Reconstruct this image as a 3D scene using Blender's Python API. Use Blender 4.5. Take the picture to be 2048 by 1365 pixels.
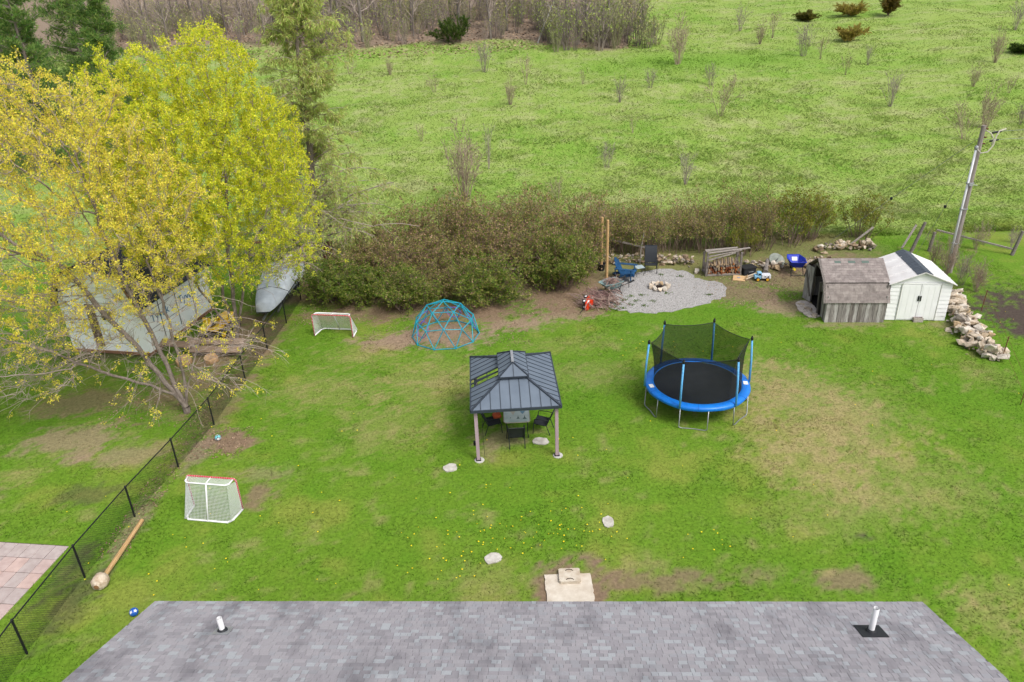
import bpy, bmesh, math, random
import numpy as np
from mathutils import Vector, Matrix, Euler, Quaternion

random.seed(7)
rng = np.random.default_rng(7)
scene = bpy.context.scene
for o in list(bpy.data.objects):
    bpy.data.objects.remove(o)
COL = scene.collection
R = math.radians

# ---------------------------------------------------------------- camera
PITCH, ROLL, CAM_H = R(26.5), R(2.3), 15.0
cam_d = bpy.data.cameras.new('camera')
cam = bpy.data.objects.new('camera', cam_d)
COL.objects.link(cam)
cam_d.sensor_width = 36.0
cam_d.lens = 36.0 * 1500.0 / 2048.0
cam_d.clip_start = 0.1
cam_d.clip_end = 2000.0
fw = Vector((0, math.cos(PITCH), -math.sin(PITCH)))
up0 = Vector((0, math.sin(PITCH), math.cos(PITCH)))
rt0 = Vector((1, 0, 0))
cr, sr = math.cos(ROLL), math.sin(ROLL)
rt = cr * rt0 - sr * up0
upv = sr * rt0 + cr * up0
m = Matrix((rt, upv, -fw)).transposed().to_4x4()
m.translation = Vector((0, 0, CAM_H))
cam.matrix_world = m
scene.camera = cam

# ---------------------------------------------------------------- sky and sun (bright overcast)
SUN_EL, SUN_AZ = R(52), R(140)          # azimuth clockwise from +Y (the view direction)
world = bpy.data.worlds.new('World')
scene.world = world
world.use_nodes = True
wn = world.node_tree
wn.nodes.clear()
sky = wn.nodes.new('ShaderNodeTexSky')
sky.sky_type = 'NISHITA'
sky.sun_disc = False
sky.sun_elevation = SUN_EL
sky.sun_rotation = SUN_AZ
sky.dust_density = 4.0
hs = wn.nodes.new('ShaderNodeHueSaturation')
hs.inputs['Saturation'].default_value = 0.38      # cloud cover: nearly neutral light
bg = wn.nodes.new('ShaderNodeBackground')
bg.inputs['Strength'].default_value = 0.15
wo = wn.nodes.new('ShaderNodeOutputWorld')
wn.links.new(sky.outputs[0], hs.inputs['Color'])
wn.links.new(hs.outputs[0], bg.inputs[0])
wn.links.new(bg.outputs[0], wo.inputs[0])
sun_d = bpy.data.lights.new('sun', 'SUN')
sun_d.energy = 1.5
sun_d.angle = R(20)
sun_d.color = (1.0, 0.965, 0.91)
sun = bpy.data.objects.new('sun', sun_d)
COL.objects.link(sun)
sdir = Vector((math.sin(SUN_AZ) * math.cos(SUN_EL), math.cos(SUN_AZ) * math.cos(SUN_EL), math.sin(SUN_EL)))
sun.rotation_euler = sdir.to_track_quat('Z', 'Y').to_euler()
sun.location = (0, 0, 60)
vs = scene.view_settings
vs.view_transform = 'Standard'
vs.look = 'None'
vs.gamma = 1.0
vs.exposure = 0.54
vs.use_curve_mapping = False
scene.render.resolution_x = 1024
scene.render.resolution_y = 682

# ---------------------------------------------------------------- helpers
def srgb(r, g, b, k=1.0):
    f = lambda c: (c / 12.92 if c <= 0.04045 else ((c + 0.055) / 1.055) ** 2.4)
    return (f(r / 255) * k, f(g / 255) * k, f(b / 255) * k)

def mat(name, c, c2=None, scale=4.0, rough=0.75, bump=0.0, metal=0.0, stretch=(1, 1, 1), attr=False,
        spec=0.3, coord='Object', detail=5.0, trans=0.0, lo=0.35, hi=0.65, bscale=None, vary=0.18, alpha=1.0):
    mt = bpy.data.materials.new(name)
    mt.use_nodes = True
    nt = mt.node_tree
    N, L = nt.nodes, nt.links
    bs = N['Principled BSDF']
    bs.inputs['Roughness'].default_value = rough
    bs.inputs['Metallic'].default_value = metal
    bs.inputs['Specular IOR Level'].default_value = spec
    tc = N.new('ShaderNodeTexCoord')
    mp = N.new('ShaderNodeMapping')
    mp.inputs['Scale'].default_value = stretch
    if coord == 'World':
        ge = N.new('ShaderNodeNewGeometry')
        L.new(ge.outputs['Position'], mp.inputs['Vector'])
    else:
        L.new(tc.outputs[coord], mp.inputs['Vector'])
    no = N.new('ShaderNodeTexNoise')
    no.inputs['Scale'].default_value = scale
    no.inputs['Detail'].default_value = detail
    no.inputs['Roughness'].default_value = 0.62
    L.new(mp.outputs[0], no.inputs['Vector'])
    cc = (*c[:3], 1)
    if c2 is None:
        c2 = tuple(x * (1 - vary) for x in c[:3])
    ra = N.new('ShaderNodeValToRGB')
    ra.color_ramp.elements[0].position = lo
    ra.color_ramp.elements[1].position = hi
    L.new(no.outputs['Fac'], ra.inputs[0])
    if attr:
        at = N.new('ShaderNodeAttribute')
        at.attribute_name = 'Col'
        ra.color_ramp.elements[0].color = (1 - vary, 1 - vary, 1 - vary, 1)
        ra.color_ramp.elements[1].color = (1 + vary, 1 + vary, 1 + vary, 1)
        mx = N.new('ShaderNodeMix')
        mx.data_type = 'RGBA'
        mx.blend_type = 'MULTIPLY'
        mx.inputs[0].default_value = 1.0
        L.new(at.outputs['Color'], mx.inputs[6])
        L.new(ra.outputs[0], mx.inputs[7])
        cout = mx.outputs[2]
    else:
        ra.color_ramp.elements[0].color = (*c2[:3], 1)
        ra.color_ramp.elements[1].color = cc
        cout = ra.outputs[0]
    L.new(cout, bs.inputs['Base Color'])
    if bump:
        bp = N.new('ShaderNodeBump')
        bp.inputs['Strength'].default_value = bump
        bp.inputs['Distance'].default_value = 0.02
        if bscale:
            n2 = N.new('ShaderNodeTexNoise')
            n2.inputs['Scale'].default_value = bscale
            n2.inputs['Detail'].default_value = 6
            L.new(mp.outputs[0], n2.inputs['Vector'])
            L.new(n2.outputs['Fac'], bp.inputs['Height'])
        else:
            L.new(no.outputs['Fac'], bp.inputs['Height'])
        L.new(bp.outputs[0], bs.inputs['Normal'])
    out = N['Material Output']
    if trans > 0:
        tr = N.new('ShaderNodeBsdfTranslucent')
        L.new(cout, tr.inputs['Color'])
        ms = N.new('ShaderNodeMixShader')
        ms.inputs[0].default_value = trans
        L.new(bs.outputs[0], ms.inputs[1])
        L.new(tr.outputs[0], ms.inputs[2])
        L.new(ms.outputs[0], out.inputs['Surface'])
    if alpha < 1:
        bs.inputs['Alpha'].default_value = alpha
    return mt

def put(o, parent=None):
    COL.objects.link(o)
    if parent is not None:
        o.parent = parent
    return o

def tag(o, label=None, cat=None, group=None, kind=None):
    if label: o['label'] = label
    if cat: o['category'] = cat
    if group: o['group'] = group
    if kind: o['kind'] = kind
    return o

def thing(name, label, cat, loc=(0, 0, 0), rz=0.0, group=None):
    o = bpy.data.objects.new(name, None)
    o.empty_display_size = 0.2
    COL.objects.link(o)
    o.location = loc
    o.rotation_euler = (0, 0, rz)
    return tag(o, label, cat, group)

def arr_mesh(name, V, F, cols=None, smooth=False):
    """V (n,3) float array, F (m,k) int array (k = 3 or 4)"""
    V = np.asarray(V, dtype=np.float32)
    F = np.asarray(F, dtype=np.int32)
    me = bpy.data.meshes.new(name)
    me.vertices.add(len(V))
    me.vertices.foreach_set('co', V.ravel())
    k = F.shape[1]
    me.loops.add(F.size)
    me.loops.foreach_set('vertex_index', F.ravel())
    me.polygons.add(len(F))
    me.polygons.foreach_set('loop_start', np.arange(0, F.size, k, dtype=np.int32))
    me.polygons.foreach_set('loop_total', np.full(len(F), k, dtype=np.int32))
    me.polygons.foreach_set('use_smooth', np.full(len(F), bool(smooth)))
    me.update(calc_edges=True)
    if cols is not None:
        a = me.color_attributes.new('Col', 'FLOAT_COLOR', 'POINT')
        c4 = np.ones((len(V), 4), dtype=np.float32)
        c4[:, :3] = cols
        a.data.foreach_set('color', c4.ravel())
    return me

class MB:
    """collects shapes, builds ONE mesh object"""
    def __init__(s):
        s.v, s.f = [], []
    def add(s, vs_, fs_):
        n = len(s.v)
        s.v += [tuple(p) for p in vs_]
        s.f += [tuple(i + n for i in q) for q in fs_]
        return s
    def box(s, c, d, rot=None):
        hx, hy, hz = d[0] / 2, d[1] / 2, d[2] / 2
        ps = [Vector((x, y, z)) for z in (-hz, hz) for x, y in ((-hx, -hy), (hx, -hy), (hx, hy), (-hx, hy))]
        if rot is not None:
            Mx = rot if isinstance(rot, Matrix) else Euler(rot).to_matrix()
            ps = [Mx @ p for p in ps]
        c = Vector(c)
        return s.add([p + c for p in ps], [(3, 2, 1, 0), (4, 5, 6, 7), (0, 1, 5, 4), (1, 2, 6, 5), (2, 3, 7, 6), (3, 0, 4, 7)])
    def beam(s, a, b, w, h, up=(0, 0, 1)):
        a, b = Vector(a), Vector(b)
        d = (b - a)
        z = d.normalized()
        upv_ = Vector(up)
        if abs(z.dot(upv_)) > 0.98: upv_ = Vector((0, 1, 0))
        x = z.cross(upv_).normalized()
        y = x.cross(z).normalized()
        Mx = Matrix((x, z, y)).transposed()
        return s.box((a + b) / 2, (w, d.length, h), Mx)
    def tube(s, pts, r, n=6, cap=True, closed=False):
        pts = [Vector(p) for p in pts]
        k = len(pts)
        rs = r if hasattr(r, '__len__') else [r] * k
        vs_, fs_ = [], []
        prev = None
        for i, p in enumerate(pts):
            if closed: t = pts[(i + 1) % k] - pts[i - 1]
            elif i == 0: t = pts[1] - pts[0]
            elif i == k - 1: t = pts[-1] - pts[-2]
            else: t = (pts[i + 1] - p).normalized() + (p - pts[i - 1]).normalized()
            t = t.normalized() if t.length > 1e-9 else Vector((0, 0, 1))
            if prev is None:
                u = t.orthogonal().normalized()
            else:
                u = (prev - t * prev.dot(t))
                u = u.normalized() if u.length > 1e-6 else t.orthogonal().normalized()
            prev = u
            w = t.cross(u)
            for j in range(n):
                a = 2 * math.pi * j / n
                vs_.append(p + (u * math.cos(a) + w * math.sin(a)) * rs[i])
        for i in range(k if closed else k - 1):
            for j in range(n):
                a, b = i * n + j, i * n + (j + 1) % n
                c, d = ((i + 1) % k) * n + (j + 1) % n, ((i + 1) % k) * n + j
                fs_.append((a, b, c, d))
        if cap and not closed:
            fs_.append(tuple(range(n - 1, -1, -1)))
            fs_.append(tuple(range((k - 1) * n, k * n)))
        return s.add(vs_, fs_)
    def lathe(s, prof, n=16, c=(0, 0, 0), rot=None, cap=True):
        vs_, fs_ = [], []
        for (r_, z_) in prof:
            for j in range(n):
                a = 2 * math.pi * j / n
                p = Vector((r_ * math.cos(a), r_ * math.sin(a), z_))
                if rot is not None: p = (rot if isinstance(rot, Matrix) else Euler(rot).to_matrix()) @ p
                vs_.append(p + Vector(c))
        for i in range(len(prof) - 1):
            for j in range(n):
                a, b = i * n + j, i * n + (j + 1) % n
                fs_.append((a, b, b + n, a + n))
        if cap:
            fs_.append(tuple(range(n - 1, -1, -1)))
            fs_.append(tuple(range((len(prof) - 1) * n, len(prof) * n)))
        return s.add(vs_, fs_)
    def prism(s, pts, z0, z1):
        n = len(pts)
        vs_ = [(p[0], p[1], z0) for p in pts] + [(p[0], p[1], z1) for p in pts]
        fs_ = [tuple(range(n - 1, -1, -1)), tuple(range(n, 2 * n))]
        fs_ += [(i, (i + 1) % n, n + (i + 1) % n, n + i) for i in range(n)]
        return s.add(vs_, fs_)
    def slab(s, pts, th):
        """polygon in 3D thickened by th below its normal"""
        pts = [Vector(p) for p in pts]
        nrm = Vector((0, 0, 0))
        for i in range(len(pts)):
            a, b = pts[i], pts[(i + 1) % len(pts)]
            nrm += a.cross(b)
        nrm.normalize()
        n = len(pts)
        vs_ = [p - nrm * th for p in pts] + pts
        fs_ = [tuple(range(n - 1, -1, -1)), tuple(range(n, 2 * n))]
        fs_ += [(i, (i + 1) % n, n + (i + 1) % n, n + i) for i in range(n)]
        return s.add(vs_, fs_)
    def mesh(s, name, smooth=False, bevel=0.0):
        me = bpy.data.meshes.new(name)
        me.from_pydata([tuple(p) for p in s.v], [], s.f)
        if bevel:
            bm = bmesh.new()
            bm.from_mesh(me)
            bmesh.ops.bevel(bm, geom=list(bm.edges), offset=bevel, segments=2, affect='EDGES', profile=0.5)
            bm.to_mesh(me)
            bm.free()
        if smooth:
            me.polygons.foreach_set('use_smooth', [True] * len(me.polygons))
        me.update()
        return me
    def build(s, name, material, parent=None, smooth=False, bevel=0.0):
        me = s.mesh(name, smooth, bevel)
        me.materials.append(material)
        return put(bpy.data.objects.new(name, me), parent)

def mobj(name, me, material=None, parent=None):
    if material is not None and not me.materials:
        me.materials.append(material)
    return put(bpy.data.objects.new(name, me), parent)

def copy_tree(o, loc=None, rz=None, sc=None, label=None, group=None, parent=None):
    c = o.copy()
    COL.objects.link(c)
    if parent is not None: c.parent = parent
    if loc is not None: c.location = loc
    if rz is not None: c.rotation_euler = (0, 0, rz)
    if sc is not None: c.scale = sc
    if label: c['label'] = label
    if group: c['group'] = group
    for ch in list(o.children):
        copy_tree(ch, parent=c)
    return c

# ---- value noise
def _hash(ix, iy, seed):
    h = (ix.astype(np.int64) * 374761393 + iy.astype(np.int64) * 668265263 + seed * 1442695041) & 0x7fffffff
    h = ((h ^ (h >> 13)) * 1274126177) & 0x7fffffff
    return ((h ^ (h >> 16)) & 0xffff) / 65535.0

def vnoise(x, y, seed=0):
    ix, iy = np.floor(x), np.floor(y)
    fx, fy = x - ix, y - iy
    fx, fy = fx * fx * (3 - 2 * fx), fy * fy * (3 - 2 * fy)
    a, b = _hash(ix, iy, seed), _hash(ix + 1, iy, seed)
    c, d = _hash(ix, iy + 1, seed), _hash(ix + 1, iy + 1, seed)
    return (a * (1 - fx) + b * fx) * (1 - fy) + (c * (1 - fx) + d * fx) * fy

def fbm(x, y, seed=0, oct_=4):
    t, a, s_ = 0.0, 0.5, 0.0
    for i in range(oct_):
        t = t + a * vnoise(x * 2 ** i + 17.3 * i, y * 2 ** i - 9.1 * i, seed + i)
        s_ += a
        a *= 0.55
    return t / s_

def sstep(a, b, x):
    t = np.clip((x - a) / (b - a), 0, 1)
    return t * t * (3 - 2 * t)

def terrain(x, y):
    x = np.asarray(x, float); y = np.asarray(y, float)
    base = 0.09 * np.where(y < 58, np.clip(y - 44, 0, None) ** 2 / 28, (y - 58) + 7)
    und = (fbm(x * 0.12, y * 0.12, 5, 3) - 0.5) * 0.9 * sstep(46, 70, y)
    return base + und

def tz(x, y):
    return float(terrain(np.array([x]), np.array([y]))[0])

# ================================================================ ground
C_GREEN = np.array(srgb(111, 148, 44, 0.74))
C_LUSH = np.array(srgb(98, 144, 36, 0.74))
C_OLIVE = np.array(srgb(142, 154, 68, 0.76))
C_STRAW = np.array(srgb(176, 164, 112, 0.68))
C_DIRT = np.array(srgb(164, 142, 120, 0.74))
C_MULCH = np.array(srgb(148, 126, 104, 0.72))
C_LEAF = np.array(srgb(154, 136, 118, 0.72))
C_SOIL = np.array(srgb(98, 86, 78, 0.60))
C_FGREEN = np.array(srgb(150, 173, 86, 0.77))
C_FLUSH = np.array(srgb(128, 166, 64, 0.77))
C_FSTRAW = np.array(srgb(180, 181, 130, 0.77))

def inpoly(x, y, poly):
    r = np.zeros(np.shape(x), bool)
    n = len(poly)
    for i in range(n):
        x0, y0 = poly[i]; x1, y1 = poly[(i + 1) % n]
        c = ((y0 > y) != (y1 > y)) & (x < (x1 - x0) * (y - y0) / (y1 - y0 + 1e-12) + x0)
        r ^= c
    return r

GRAVEL = [(4.93, 33.15), (4.94, 34.5), (5.51, 36.02), (6.7, 37.59), (8.18, 38.03), (9.48, 37.51), (9.9, 36.45),
          (10.87, 35.86), (10.78, 34.41), (9.87, 33.5), (8.37, 32.81), (6.62, 32.46)]
# worn places of the lawn: x, y, rx, ry, colour, strength
PATCHES = [
    (-5.2, 30.6, 2.1, 1.0, 'dirt', 1.0), (-2.9, 30.9, 1.9, 1.5, 'dirt', 1.0), (0.4, 31.9, 2.2, 0.75, 'dirt', .95), (2.6, 32.7, 2.0, .75, 'dirt', .9),
    (-6.5, 33.9, 3.5, 1.3, 'mulch', .95), (-2.0, 33.5, 4.0, 1.5, 'mulch', 1.0), (2.6, 34.6, 2.6, 2.2, 'mulch', 1.0),
    (-10.4, 22.8, 1.0, .75, 'mulch', 1.0), (-11.3, 22.2, .5, 1.3, 'leaf', .8), (-8.3, 19.8, .55, .75, 'mulch', .85), (-8.5, 20.8, 1.0, .5, 'dirt', .45),
    (-11.6, 26.0, .7, 3.0, 'mulch', .6), (-11.3, 30.5, .8, 3.2, 'mulch', .8), (-11.9, 18.0, .35, 2.5, 'leaf', .65), (-12.2, 15.4, .55, 1.6, 'soil', .6), (-12.9, 16.4, .45, 1.2, 'soil', .6),
    (-17.0, 21.2, .8, .6, 'straw', .9), (-16.3, 23.4, 1.9, 1.3, 'dirt', .75), (-13.8, 22.4, 1.5, .8, 'dirt', .65), (-16.9, 26.2, 2.2, 1.2, 'mulch', .7), (-13.6, 26.5, 1.8, 2.0, 'mulch', .65), (-18.3, 20.1, 1.2, .7, 'dirt', .4), (-14.2, 20.0, 1.0, .7, 'soil', .5),
    (10.6, 21.3, 2.8, 2.9, 'straw', .9), (10.2, 25.4, 2.6, 2.2, 'straw', .85), (11.4, 23.3, 2.0, 1.6, 'straw', .7), (12.6, 18.8, 2.6, 1.8, 'straw', .5), (9.6, 17.6, 2.4, 1.2, 'straw', .4), (12.5, 23.5, 2.2, 2.4, 'straw', .35),
    (-3.2, 26.5, 2.4, 2.2, 'straw', .62), (-7.6, 26.3, 2.6, 1.5, 'straw', .55), (-4.6, 23.4, 2.0, 1.6, 'straw', .5), (-6.4, 29.2, 2.0, 1.0, 'straw', .5), (-0.4, 22.4, .9, .7, 'dirt', .6), (-1.0, 21.6, .35, .6, 'dirt', .5), (3.2, 26.8, 1.8, 1.3, 'straw', .4), (2.6, 29.6, 2.5, .9, 'straw', .35),
    (3.9, 15.2, 1.6, .55, 'mulch', .8), (3.4, 15.9, .9, .35, 'straw', .5), (8.6, 14.9, 1.1, .45, 'mulch', .8), (6.4, 15.3, .8, .4, 'mulch', .6), (7.2, 16.3, .16, .12, 'straw', 1.), (8.3, 15.2, .2, .12, 'straw', 1.), (11.6, 13.7, .9, .9, 'straw', .75), (12.9, 14.4, .9, .5, 'straw', .55), (12.2, 12.6, .5, .8, 'straw', .6), (9.9, 16.6, .3, .15, 'soil', .8), (-1.1, 15.3, 1.3, .8, 'straw', .5),
    (1.28, 15.2, 1.15, 1.0, 'mulch', 1.0), (.55, 14.6, .35, 1.4, 'mulch', 1.0), (2.0, 14.6, .35, 1.4, 'mulch', 1.0), (11.9, 34.4, 1.9, 1.6, 'mulch', .8), (13.1, 32.6, 1.4, 1.1, 'dirt', .8), (14.5, 35.5, 2.3, 1.7, 'mulch', .7), (15.4, 30.4, 1.9, .35, 'dirt', .6), (19.6, 29.9, 1.6, .4, 'dirt', .5), (16.8, 37.8, 4.2, 1.4, 'mulch', .7), (-18.0, 30.2, 3.2, .6, 'soil', .7), (-13.2, 31.5, 1.7, 4.0, 'mulch', .9), (18.5, 25.5, 1.0, 1.2, 'straw', .4),
    (20.6, 33.8, 1.0, 3.0, 'mulch', .8), (24.4, 31.0, 2.9, 3.2, 'soil', 1.0), (22.9, 29.0, 1.3, 2.0, 'soil', 1.0), (23.4, 30.4, 1.6, 2.2, 'soil', 1.0),
]
PC = dict(dirt=C_DIRT, mulch=C_MULCH, straw=C_STRAW, leaf=C_LEAF, soil=C_SOIL)

def wood_mask(x, y):
    """leaf covered floor under the wood along the far left edge of the field"""
    edge = 113 - 8 * sstep(0, 14, x) + 5 * sstep(-20, -45, x) + 400 * sstep(17, 24, x)
    edge = edge + (fbm(x * .15, y * .15, 31, 3) - .5) * 9
    return sstep(-1.5, 2.5, y - edge)

def hedge_mask(x, y):
    n = (fbm(x * .5, y * .5, 41, 3) - .5) * 3.0
    return sstep(34.6, 36.0, y + n * .6) * (1 - sstep(42.0, 43.8, y + n)) * sstep(-13.5, -11.0, x) * (1 - sstep(19, 22, x + n))

def ground_color(x, y):
    x = np.asarray(x, float); y = np.asarray(y, float)
    n1 = fbm(x * .33, y * .33, 1, 4)
    n2 = fbm(x * 1.1 + 5, y * 1.1, 2, 4)
    n3 = fbm(x * 3.3, y * 3.3 + 9, 3, 3)
    n4 = fbm(x * 8.1 + 2, y * 8.1, 6, 2)
    c = C_GREEN[None] + 0 * x[:, None]
    mix = lambda c, d, t: c * (1 - t[:, None]) + d[None] * t[:, None]
    c = mix(c, C_LUSH, sstep(.46, .70, n1 * .6 + n3 * .4) * .7)
    c = mix(c, C_OLIVE, sstep(.50, .30, n1 * .6 + n2 * .4) * .85)
    c = mix(c, C_STRAW, sstep(.56, .78, n2 * .55 + n3 * .45) * .55)
    dens = np.ones(len(x))
    for (px, py, rx, ry, kind, st) in PATCHES:
        d = np.sqrt(((x - px) / rx) ** 2 + ((y - py) / ry) ** 2)
        m_ = d < 2.0
        if not m_.any(): continue
        dn = d[m_] + (n2[m_] - .5) * 1.3 + (n3[m_] - .5) * 1.1 + (n4[m_] - .5) * 1.1
        t = (1 - sstep(.45, 1.2, dn)) * st
        if kind == 'straw':
            t = t * (0.45 + .75 * sstep(.35, .65, n3[m_]))
        t = np.clip(t, 0, 1)
        cm = c[m_]
        c[m_] = cm * (1 - t[:, None]) + PC[kind][None] * t[:, None]
        if kind != 'straw':
            dens[m_] *= 1 - t * .88
    # hedge floor
    h = hedge_mask(x, y)
    c = mix(c, C_MULCH, h * (.85 - .3 * sstep(4, 7, x)))
    dens *= 1 - h * (.8 - .35 * sstep(4, 7, x))
    # the field
    f = sstep(41.5, 44.0, y + (n1 - .5) * 4)
    fx = fbm(x * .16 + 3, y * .16, 11, 4)
    fy = fbm(x * .75, y * 1.1 + 4, 12, 5)
    fz = fbm(x * 2.4, y * 3.2 + 4, 14, 3)
    fc = C_FGREEN[None] + 0 * c
    fc = mix(fc, C_FLUSH, sstep(.46, .68, fx * .5 + fz * .5) * .9)
    fc = mix(fc, C_FLUSH * .8, sstep(.60, .72, fz * .6 + fy * .4) * .35)
    fc = mix(fc, C_FSTRAW, sstep(.47, .66, fy * .5 + (1 - fx) * .2 + fz * .3) * .6)
    wet = np.exp(-(((x - 24) / 13) ** 2 + ((y - 96) / 5.5) ** 2))
    fc = mix(fc, C_FLUSH, np.clip(wet * 1.2, 0, 1))
    c = c * (1 - f[:, None]) + fc * f[:, None]
    w = wood_mask(x, y)
    c = mix(c, C_LEAF, w)
    dens *= 1 - w * .95
    return c, dens

def axis(segs):
    out = [segs[0][0]]
    for (a, b, s0, s1) in segs:
        p = a
        while p < b - 1e-6:
            t = (p - a) / (b - a)
            p = min(b, p + s0 + (s1 - s0) * t)
            out.append(p)
    return np.array(out)

gx = axis([(-420, -130, 60, 8), (-130, -26, 6, .5), (-26, 27, .17, .17), (27, 130, .5, 6), (130, 420, 8, 60)])
gy = axis([(-60, 9, 14, .3), (9, 46, .15, .15), (46, 150, .3, 1.4), (150, 620, 4, 60)])
GX, GY = np.meshgrid(gx, gy)
xx, yy = GX.ravel(), GY.ravel()
nx, ny = len(gx), len(gy)
idx = np.arange(nx * ny).reshape(ny, nx)
F = np.stack([idx[:-1, :-1], idx[:-1, 1:], idx[1:, 1:], idx[1:, :-1]], -1).reshape(-1, 4)
gc, _ = ground_color(xx, yy)
gz = terrain(xx, yy)
M_GROUND = mat('ground_turf', (1, 1, 1), attr=True, scale=9, coord='World', rough=.95, spec=.1, bump=.3, bscale=22, vary=.22, detail=8)
ground = mobj('ground', arr_mesh('ground', np.stack([xx, yy, gz], 1), F, gc * .92, smooth=True), M_GROUND)
tag(ground, kind='structure')

# ---- grass blades (stuff): one triangle each, coloured as the turf they grow from
M_GRASS = mat('grass_blade', (1, 1, 1), attr=True, scale=60, coord='World', rough=.7, spec=.2, trans=.5, vary=.15)
HOLES = []          # filled footprints where no grass grows: polygons
HOUSE_C, HOUSE_YAW = Vector((0.145, 12.10, 0)), R(-3.1)

def blades(name, x, y, w, h, lean, colmul=(1, 1, 1), seed=1):
    r = np.random.default_rng(seed)
    n = len(x)
    c, dens = ground_color(x, y)
    keep = r.random(n) < dens
    keep &= ~inpoly(x, y, GRAVEL)
    for p in HOLES: keep &= ~inpoly(x, y, p)
    x, y, c, w, h = x[keep], y[keep], c[keep], w[keep], h[keep]
    n = len(x)
    z = terrain(x, y)
    az = r.random(n) * 2 * np.pi
    a2 = r.random(n) * 2 * np.pi
    le = lean * (.4 + r.random(n)) * h
    p = np.stack([x, y, z], 1)
    s = np.stack([np.cos(az), np.sin(az), 0 * az], 1) * (w / 2)[:, None]
    tip = p + np.stack([np.cos(a2) * le, np.sin(a2) * le, h], 1)
    V = np.stack([p - s, p + s, tip], 1).reshape(-1, 3)
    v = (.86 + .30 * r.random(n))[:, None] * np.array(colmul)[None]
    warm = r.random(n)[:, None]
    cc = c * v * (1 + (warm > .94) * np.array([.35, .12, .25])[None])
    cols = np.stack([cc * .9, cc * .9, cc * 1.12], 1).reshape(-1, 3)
    return arr_mesh(name, V, np.arange(n * 3).reshape(-1, 3), cols)
def rect_poly(cx, cy, w, d, rz):
    c, s = math.cos(rz), math.sin(rz)
    return [(cx + a * c - b * s, cy + a * s + b * c) for a, b in ((-w/2, -d/2), (w/2, -d/2), (w/2, d/2), (-w/2, d/2))]

# ---------------------------------------------------------------- gravel fire-pit court
M_GRAVEL = mat('gravel', srgb(176, 173, 170, .76), srgb(146, 143, 140, .76), scale=26, rough=.95, bump=.5, coord='World', detail=8, lo=.2, hi=.6)
def wobble(poly, step=.25, amp=.12, seed=3):
    pts = []
    n = len(poly)
    for i in range(n):
        p0, p1, p2, p3 = [Vector(poly[(i + k) % n]) for k in (-1, 0, 1, 2)]
        L = (p2 - p1).length
        k = max(2, int(L / step))
        for j in range(k):
            t = j / k
            q = 0.5 * ((2 * p1) + (-p0 + p2) * t + (2 * p0 - 5 * p1 + 4 * p2 - p3) * t * t + (-p0 + 3 * p1 - 3 * p2 + p3) * t ** 3)
            pts.append(q)
    r = random.Random(seed)
    return [(q.x + r.uniform(-amp, amp), q.y + r.uniform(-amp, amp)) for q in pts]
GRAVEL = wobble(GRAVEL)
g = MB().prism(GRAVEL, -.02, .02).build('gravel_court', M_GRAVEL)
tag(g, kind='structure')
# loose stones on the gravel court
def pebbles(name, n, poly, size, cols, seed, zmin=.02):
    r = np.random.default_rng(seed)
    P_ = np.array(poly)
    V, Fc, Cc = [], [], []
    lo, hi = P_.min(0), P_.max(0)
    x = lo[0] + r.random(n * 3) * (hi[0] - lo[0]); y = lo[1] + r.random(n * 3) * (hi[1] - lo[1])
    k = inpoly(x, y, poly)
    x, y = x[k][:n], y[k][:n]
    n = len(x)
    base = np.array([(1, 0, 0), (0, 1, 0), (-1, 0, 0), (0, -1, 0), (0, 0, .8)])
    sz = size * (.5 + r.random(n))
    ang = r.random(n) * 6.28
    B = base[None] * sz[:, None, None] * (0.7 + .6 * r.random((n, 5, 3)))
    c, s = np.cos(ang)[:, None], np.sin(ang)[:, None]
    X = B[..., 0] * c - B[..., 1] * s + x[:, None]; Y = B[..., 0] * s + B[..., 1] * c + y[:, None]
    V = np.stack([X, Y, B[..., 2] + zmin], -1).reshape(-1, 3)
    o = np.arange(n)[:, None, None] * 5
    Fc = (np.array([(0, 1, 4), (1, 2, 4), (2, 3, 4), (3, 0, 4)])[None] + o).reshape(-1, 3)
    pal = np.array(cols)
    Cc = np.repeat(pal[r.integers(0, len(pal), n)] * (.8 + .4 * r.random(n))[:, None], 5, 0)
    return arr_mesh(name, V, Fc, Cc)
M_PEB = mat('pebble', (1, 1, 1), attr=True, scale=30, rough=.9, coord='World')
pb = mobj('gravel_stones', pebbles('gravel_stones', 9000, GRAVEL, .02, [srgb(180, 178, 176, .74), srgb(162, 160, 158, .74), srgb(140, 136, 134, .74), srgb(190, 188, 186, .74)], 5), M_PEB)
tag(pb, 'loose grey gravel stones around the fire pit', 'gravel', kind='stuff')

# ---------------------------------------------------------------- paved patio beyond the chain link fence
PAT_YAW = R(-8)
patio = tag(MB().prism(rect_poly(-17.6, 14.70, 7.34, 6.8, PAT_YAW), -.02, .012).build('patio', mat('patio_sand', srgb(104, 92, 84, .6), scale=12, rough=.95)), kind='structure')
HOLES.append(rect_poly(-17.6, 14.70, 7.45, 7.05, PAT_YAW))
M_PAV = [mat('paver_%s' % n, srgb(*c, .92), srgb(*d, .92), scale=3.5, rough=.9, bump=.25, coord='World') for n, c, d in
         (('rose', (188, 168, 163), (172, 150, 145)), ('grey', (180, 168, 165), (162, 148, 145)), ('pink', (194, 170, 163), (178, 154, 147)))]
pm = []
for mt in M_PAV:
    me = MB().box((0, 0, .0), (.396, .556, .05)).mesh('paver', bevel=.008); me.materials.append(mt); pm.append(me)
c8, s8 = math.cos(PAT_YAW), math.sin(PAT_YAW)
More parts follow.
